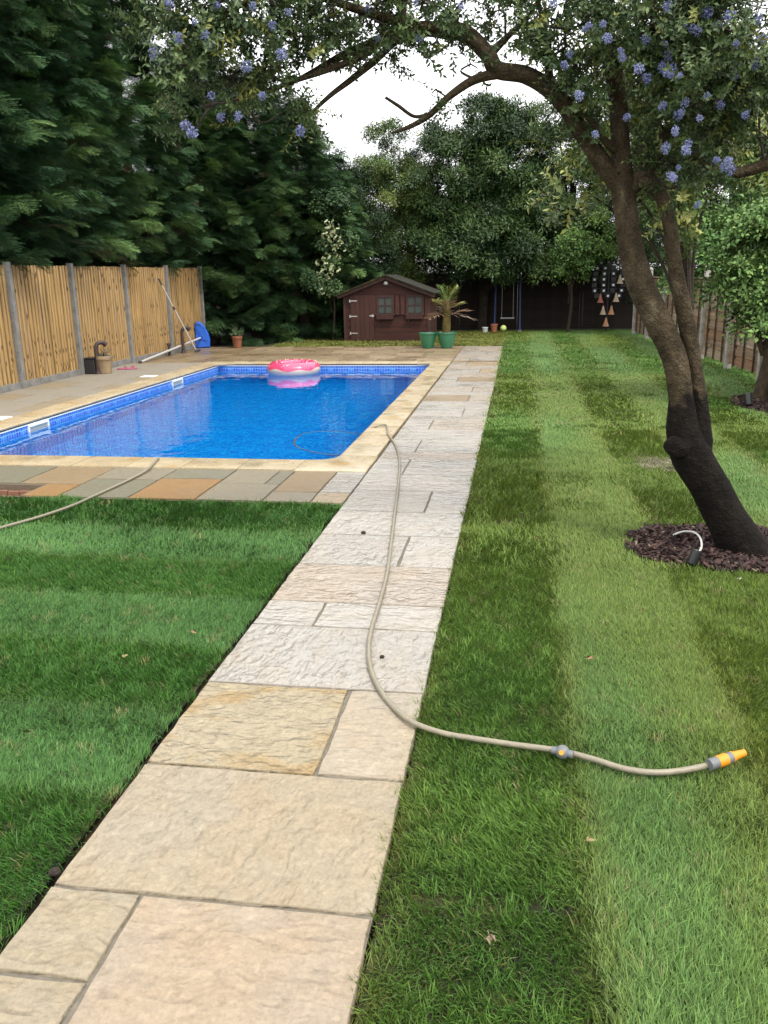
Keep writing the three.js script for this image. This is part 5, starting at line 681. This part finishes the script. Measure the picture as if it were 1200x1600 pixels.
{ // blue bag
  const t = thing('blue_bag', [-7.50, 0, -19.78], 'folded blue tarpaulin bag propped at the end of the fence', 'bag');
  const s = new THREE.Shape(); [[-0.13, 0], [0.15, 0.01], [0.165, 0.16], [0.14, 0.28], [0.06, 0.46], [-0.02, 0.55], [-0.08, 0.56], [-0.125, 0.5], [-0.12, 0.3]].forEach(([x, y], i) => i ? s.lineTo(x, y) : s.moveTo(x, y)); s.closePath();
  const g = toCreasedNormals(new THREE.ExtrudeGeometry(s, { depth: 0.07, bevelEnabled: true, bevelSize: 0.03, bevelThickness: 0.03, bevelSegments: 4, steps: 3 }), 1); const p = g.attributes.position; for (let i = 0; i < p.count; i++) p.setZ(i, p.getZ(i) + 0.05 * (n2(p.getX(i) * 14 + 5, p.getY(i) * 9 + 5, 4) - 0.5)); g.computeVertexNormals();
  mesh('folded_sheet', g.rotateY(0.25).translate(0, 0.03, 0), std([0.012, 0.10, 0.50], 0.4), t); mesh('strap', at(new THREE.TorusGeometry(0.07, 0.008, 6, 18), -0.05, 0.5, 0.12, 0.2, 0.3, 0), std([0.02, 0.05, 0.22], 0.6), t); mesh('band', at(new THREE.BoxGeometry(0.3, 0.025, 0.16), 0.02, 0.2, 0.03, 0, 0.25, -0.25), std([0.01, 0.07, 0.36], 0.5), t);
}
for (const [dx, dz, ry, l] of [[0, 0, 0.5, 'pink flip-flop on the paving, the one nearer the tan pot'], [0.14, -0.03, 0.9, 'pink flip-flop on the paving, the one farther from the tan pot']]) {
  const t = thing('flip_flop', [-7.24 + dx, 0.002, -14.95 + dz], l, 'shoe', 'pair of pink flip-flops', ry), s = new THREE.Shape(); s.absellipse(0, 0, 0.11, 0.042, 0, 6.283); mesh('sole', new THREE.ExtrudeGeometry(s, { depth: 0.018, bevelEnabled: true, bevelSize: 0.004, bevelThickness: 0.004, bevelSegments: 2 }).rotateX(-Math.PI / 2).translate(0, 0.005, 0), std([0.40, 0.10, 0.18], 0.7), t); mesh('strap', tube([V(0.0, 0.02, 0.04), V(0.03, 0.055, 0.02), V(0.055, 0.03, 0), V(0.03, 0.055, -0.02), V(0, 0.02, -0.04)], 0.006, 20, 6), std([0.30, 0.04, 0.10], 0.6), t);
}
// garden spotlights (unlit)
function spotlight(p, turn, label, k) { const b = std([0.012, 0.012, 0.013], 0.4), t = thing('garden_spotlight', [p.x, -0.01, p.z], label, 'garden light', null, turn); t.scale.setScalar(k); const g = lathe([[0, -0.09], [0.05, -0.09], [0.055, -0.07], [0.06, 0.08], [0.055, 0.085], [0.05, 0.06], [0, 0.055]], 22); mesh('housing', g.rotateZ(-0.35).translate(0, 0.12, 0), b, t); mesh('lens', new THREE.CircleGeometry(0.052, 20).rotateX(-Math.PI / 2).translate(0, 0.066, 0).rotateZ(-0.35).translate(0, 0.12, 0), phys([0.7, 0.72, 0.74], 0.15, { clearcoat: 1 }), t); mesh('spike', bar([0, -0.05, 0], [0, 0.1, 0], 0.012), b, t); }
spotlight(onY(1168, 636), 1.9, 'black garden spotlight in the bed below the fruit tree', 0.85); spotlight(onY(1084, 884), 0.4, 'black garden spotlight in the mulch beside the leaning trunk', 0.5);
tag(mesh('cable', tube([onY(1052, 836, 0.03), onY(1065, 831, 0.06), onY(1085, 832, 0.09), onY(1095, 843, 0.08), onY(1096, 855, 0.05), onY(1086, 868, 0.04)], 0.006, 40, 7), std([0.55, 0.54, 0.5], 0.5)), 'pale cable looping out of the mulch by the leaning trunk', 'cable');
// far end: swing, ball, pots, hanging ornament
{
  const bl = std([0.008, 0.02, 0.09], 0.5), t = thing('swing', [-0.32, 0, -25.1], 'blue tubular swing frame in the shade of the far trees', 'swing');
  for (const s of [-1, 1]) for (const e of [-1, 1]) mesh('leg', bar([s * 0.36, 0, e * 0.35], [s * 0.34, 1.38, 0], 0.024), bl, t); mesh('top_bar', bar([-0.4, 1.38, 0], [0.4, 1.38, 0], 0.026), bl, t); for (const s of [-1, 1]) { mesh('rope', bar([s * 0.16, 0.38, 0.02], [s * 0.16, 1.37, 0], 0.008), std([0.2, 0.2, 0.18], 0.8), t); mesh('foot', box(0.1, 0.03, 0.8, s * 0.36, 0.02, 0), std([0.2, 0.2, 0.2], 0.7), t); } mesh('seat', rbox(0.4, 0.035, 0.16, 0.01, 0, 0.37, 0.02), std([0.28, 0.28, 0.27], 0.6), t);
  const b = thing('ball', [-0.42, 0.11, -24.75], 'pale yellow-green ball below the swing', 'ball'); mesh('shell', new THREE.SphereGeometry(0.085, 24, 16), std([0.62, 0.75, 0.22], 0.5), b); mesh('seam', new THREE.TorusGeometry(0.0852, 0.003, 5, 30).rotateX(0.7), std([0.45, 0.55, 0.15], 0.5), b);
  pot('small_pot', [-0.93, -0.01, -24.6], 0.16, 0.085, plain, std([0.5, 0.5, 0.48], 0.8), 'small whitish pot left of the ball'); pot('terracotta_pot', [-0.68, -0.01, -24.75], 0.24, 0.10, plain, std([0.32, 0.11, 0.06], 0.8), 'terracotta pot between the whitish pot and the ball');
  const o = thing('wind_chime', [2.42, 0, -24.75], 'tall hanging garden ornament of dark squares, pale centres and terracotta bells', 'ornament'), blk = std([0.012, 0.012, 0.014], 0.5), wh = std([0.7, 0.7, 0.72], 0.5), terra = [std([0.40, 0.20, 0.10], 0.7), std([0.42, 0.33, 0.22], 0.7), std([0.34, 0.12, 0.08], 0.7)];
  mesh('pole', bar([0, 0, -0.04], [0, 2.25, -0.04], 0.02), blk, o);
  for (const [y, n, w] of [[2.12, 2, 0.1], [1.98, 2, 0.16], [1.84, 3, 0.22], [1.7, 4, 0.32], [1.55, 4, 0.36], [1.4, 4, 0.38], [1.25, 4, 0.38], [1.1, 4, 0.36], [0.96, 3, 0.3]]) { mesh('rod', bar([-w, y + 0.06, 0], [w, y + 0.06, 0], 0.006), blk, o); for (let i = 0; i < n; i++) { const x = lerp(-w, w, n > 1 ? i / (n - 1) : 0.5); const sq = mesh('tile', rbox(0.13, 0.12, 0.02, 0.006, x, y, 0), blk, o); if ((i * 7 + Math.round(y * 10)) % 3 !== 1) mesh('tile_centre', rbox(0.055, 0.055, 0.012, 0.004, x, y, 0.012), wh, sq); } }
  [[-0.2, 0.78, 2], [0.22, 0.8, 1], [0.3, 1.28, 1], [-0.11, 0.46, 1], [0.11, 0.46, 0], [-0.02, 0.14, 0]].forEach(([x, y, k]) => { const b = mesh('bell', lathe([[0.0, 0.24], [0.02, 0.23], [0.045, 0.12], [0.09, 0.0], [0.08, 0.0], [0.03, 0.12], [0, 0.2]], 14).translate(x, y, 0.02), terra[k], o); mesh('cord', bar([x, y + 0.22, 0.02], [x, y + 0.36, 0.01], 0.005), blk, b); });
}
// fallen leaves and a pebble
[[303, 988, 0.05, [0.35, 0.22, 0.10], 'tan fallen leaf on the left lawn near the path'], [195, 1025, 0.045, [0.30, 0.26, 0.10], 'yellowish fallen leaf on the left lawn'], [921, 1029, 0.06, [0.34, 0.19, 0.10], 'brown fallen leaf on the right lawn above the hose'], [768, 1469, 0.045, [0.28, 0.20, 0.13], 'brown fallen leaf on the turf near the bottom edge'], [923, 1312, 0.04, [0.32, 0.24, 0.10], 'small tan fallen leaf on the lawn below the hose'], [1172, 866, 0.05, [0.5, 0.45, 0.2], 'yellow fallen leaf at the foot of the leaning trunk'], [1155, 905, 0.04, [0.55, 0.55, 0.4], 'pale fallen leaf on the grass in front of the mulch bed']].forEach(([px, py, L, c, label], i) => { L *= 0.75; c = c.map((v) => v * 0.7); const p = onY(px, py, 0.026), T = new Tris(); T.leaf(V(-L / 2, 0, 0), V(1, 0.25, 0).normalize(), V(0.2, 1, 0.3).normalize(), L * 0.6, L * 0.4, 0.4); T.leaf(V(-L / 2, 0, 0), V(0.95, 0.1, 0.3).normalize(), V(-0.2, 1, 0.5).normalize(), L, L * 0.35, 0.5); T.leaf(V(-L / 2, 0, 0), V(0.95, 0.2, -0.3).normalize(), V(0.1, 1, -0.5).normalize(), L * 0.85, L * 0.35, 0.5); T.strip(V(-L * 0.8, 0.006, 0), V(-L / 2, 0, 0), 0.002, V(0, 0, 1)); const m = mesh('fallen_leaf', T.build(), std(c, 0.8)); m.position.copy(p); m.rotation.y = i * 1.7; tag(m, label, 'leaf'); });
[[597, 1026, 0.010, 'small dark pebble on the grey flag beside the hose'], [86, 1362, 0.014, 'brown pebble at the left edge of the path'], [568, 832, 0.014, 'dark crumb of soil on the path beyond the hose bend']].forEach(([px, py, r, label], i) => { const p = onY(px, py, r * 0.6), g = new THREE.IcosahedronGeometry(r, 1), q = g.attributes.position; for (let k = 0; k < q.count; k++) q.setXYZ(k, q.getX(k) * (1 + 0.4 * n2(q.getX(k) * 90 + 5, q.getZ(k) * 90 + 5, i)), q.getY(k) * 0.7, q.getZ(k) * (1 + 0.3 * n2(q.getZ(k) * 90 + 9, q.getX(k) * 70 + 9, i))); g.computeVertexNormals(); const m = mesh('pebble', g, std([0.07, 0.055, 0.04], 0.9, { map: soilTex })); m.position.copy(p); tag(m, label, 'pebble'); });

renderer.render(scene, camera);
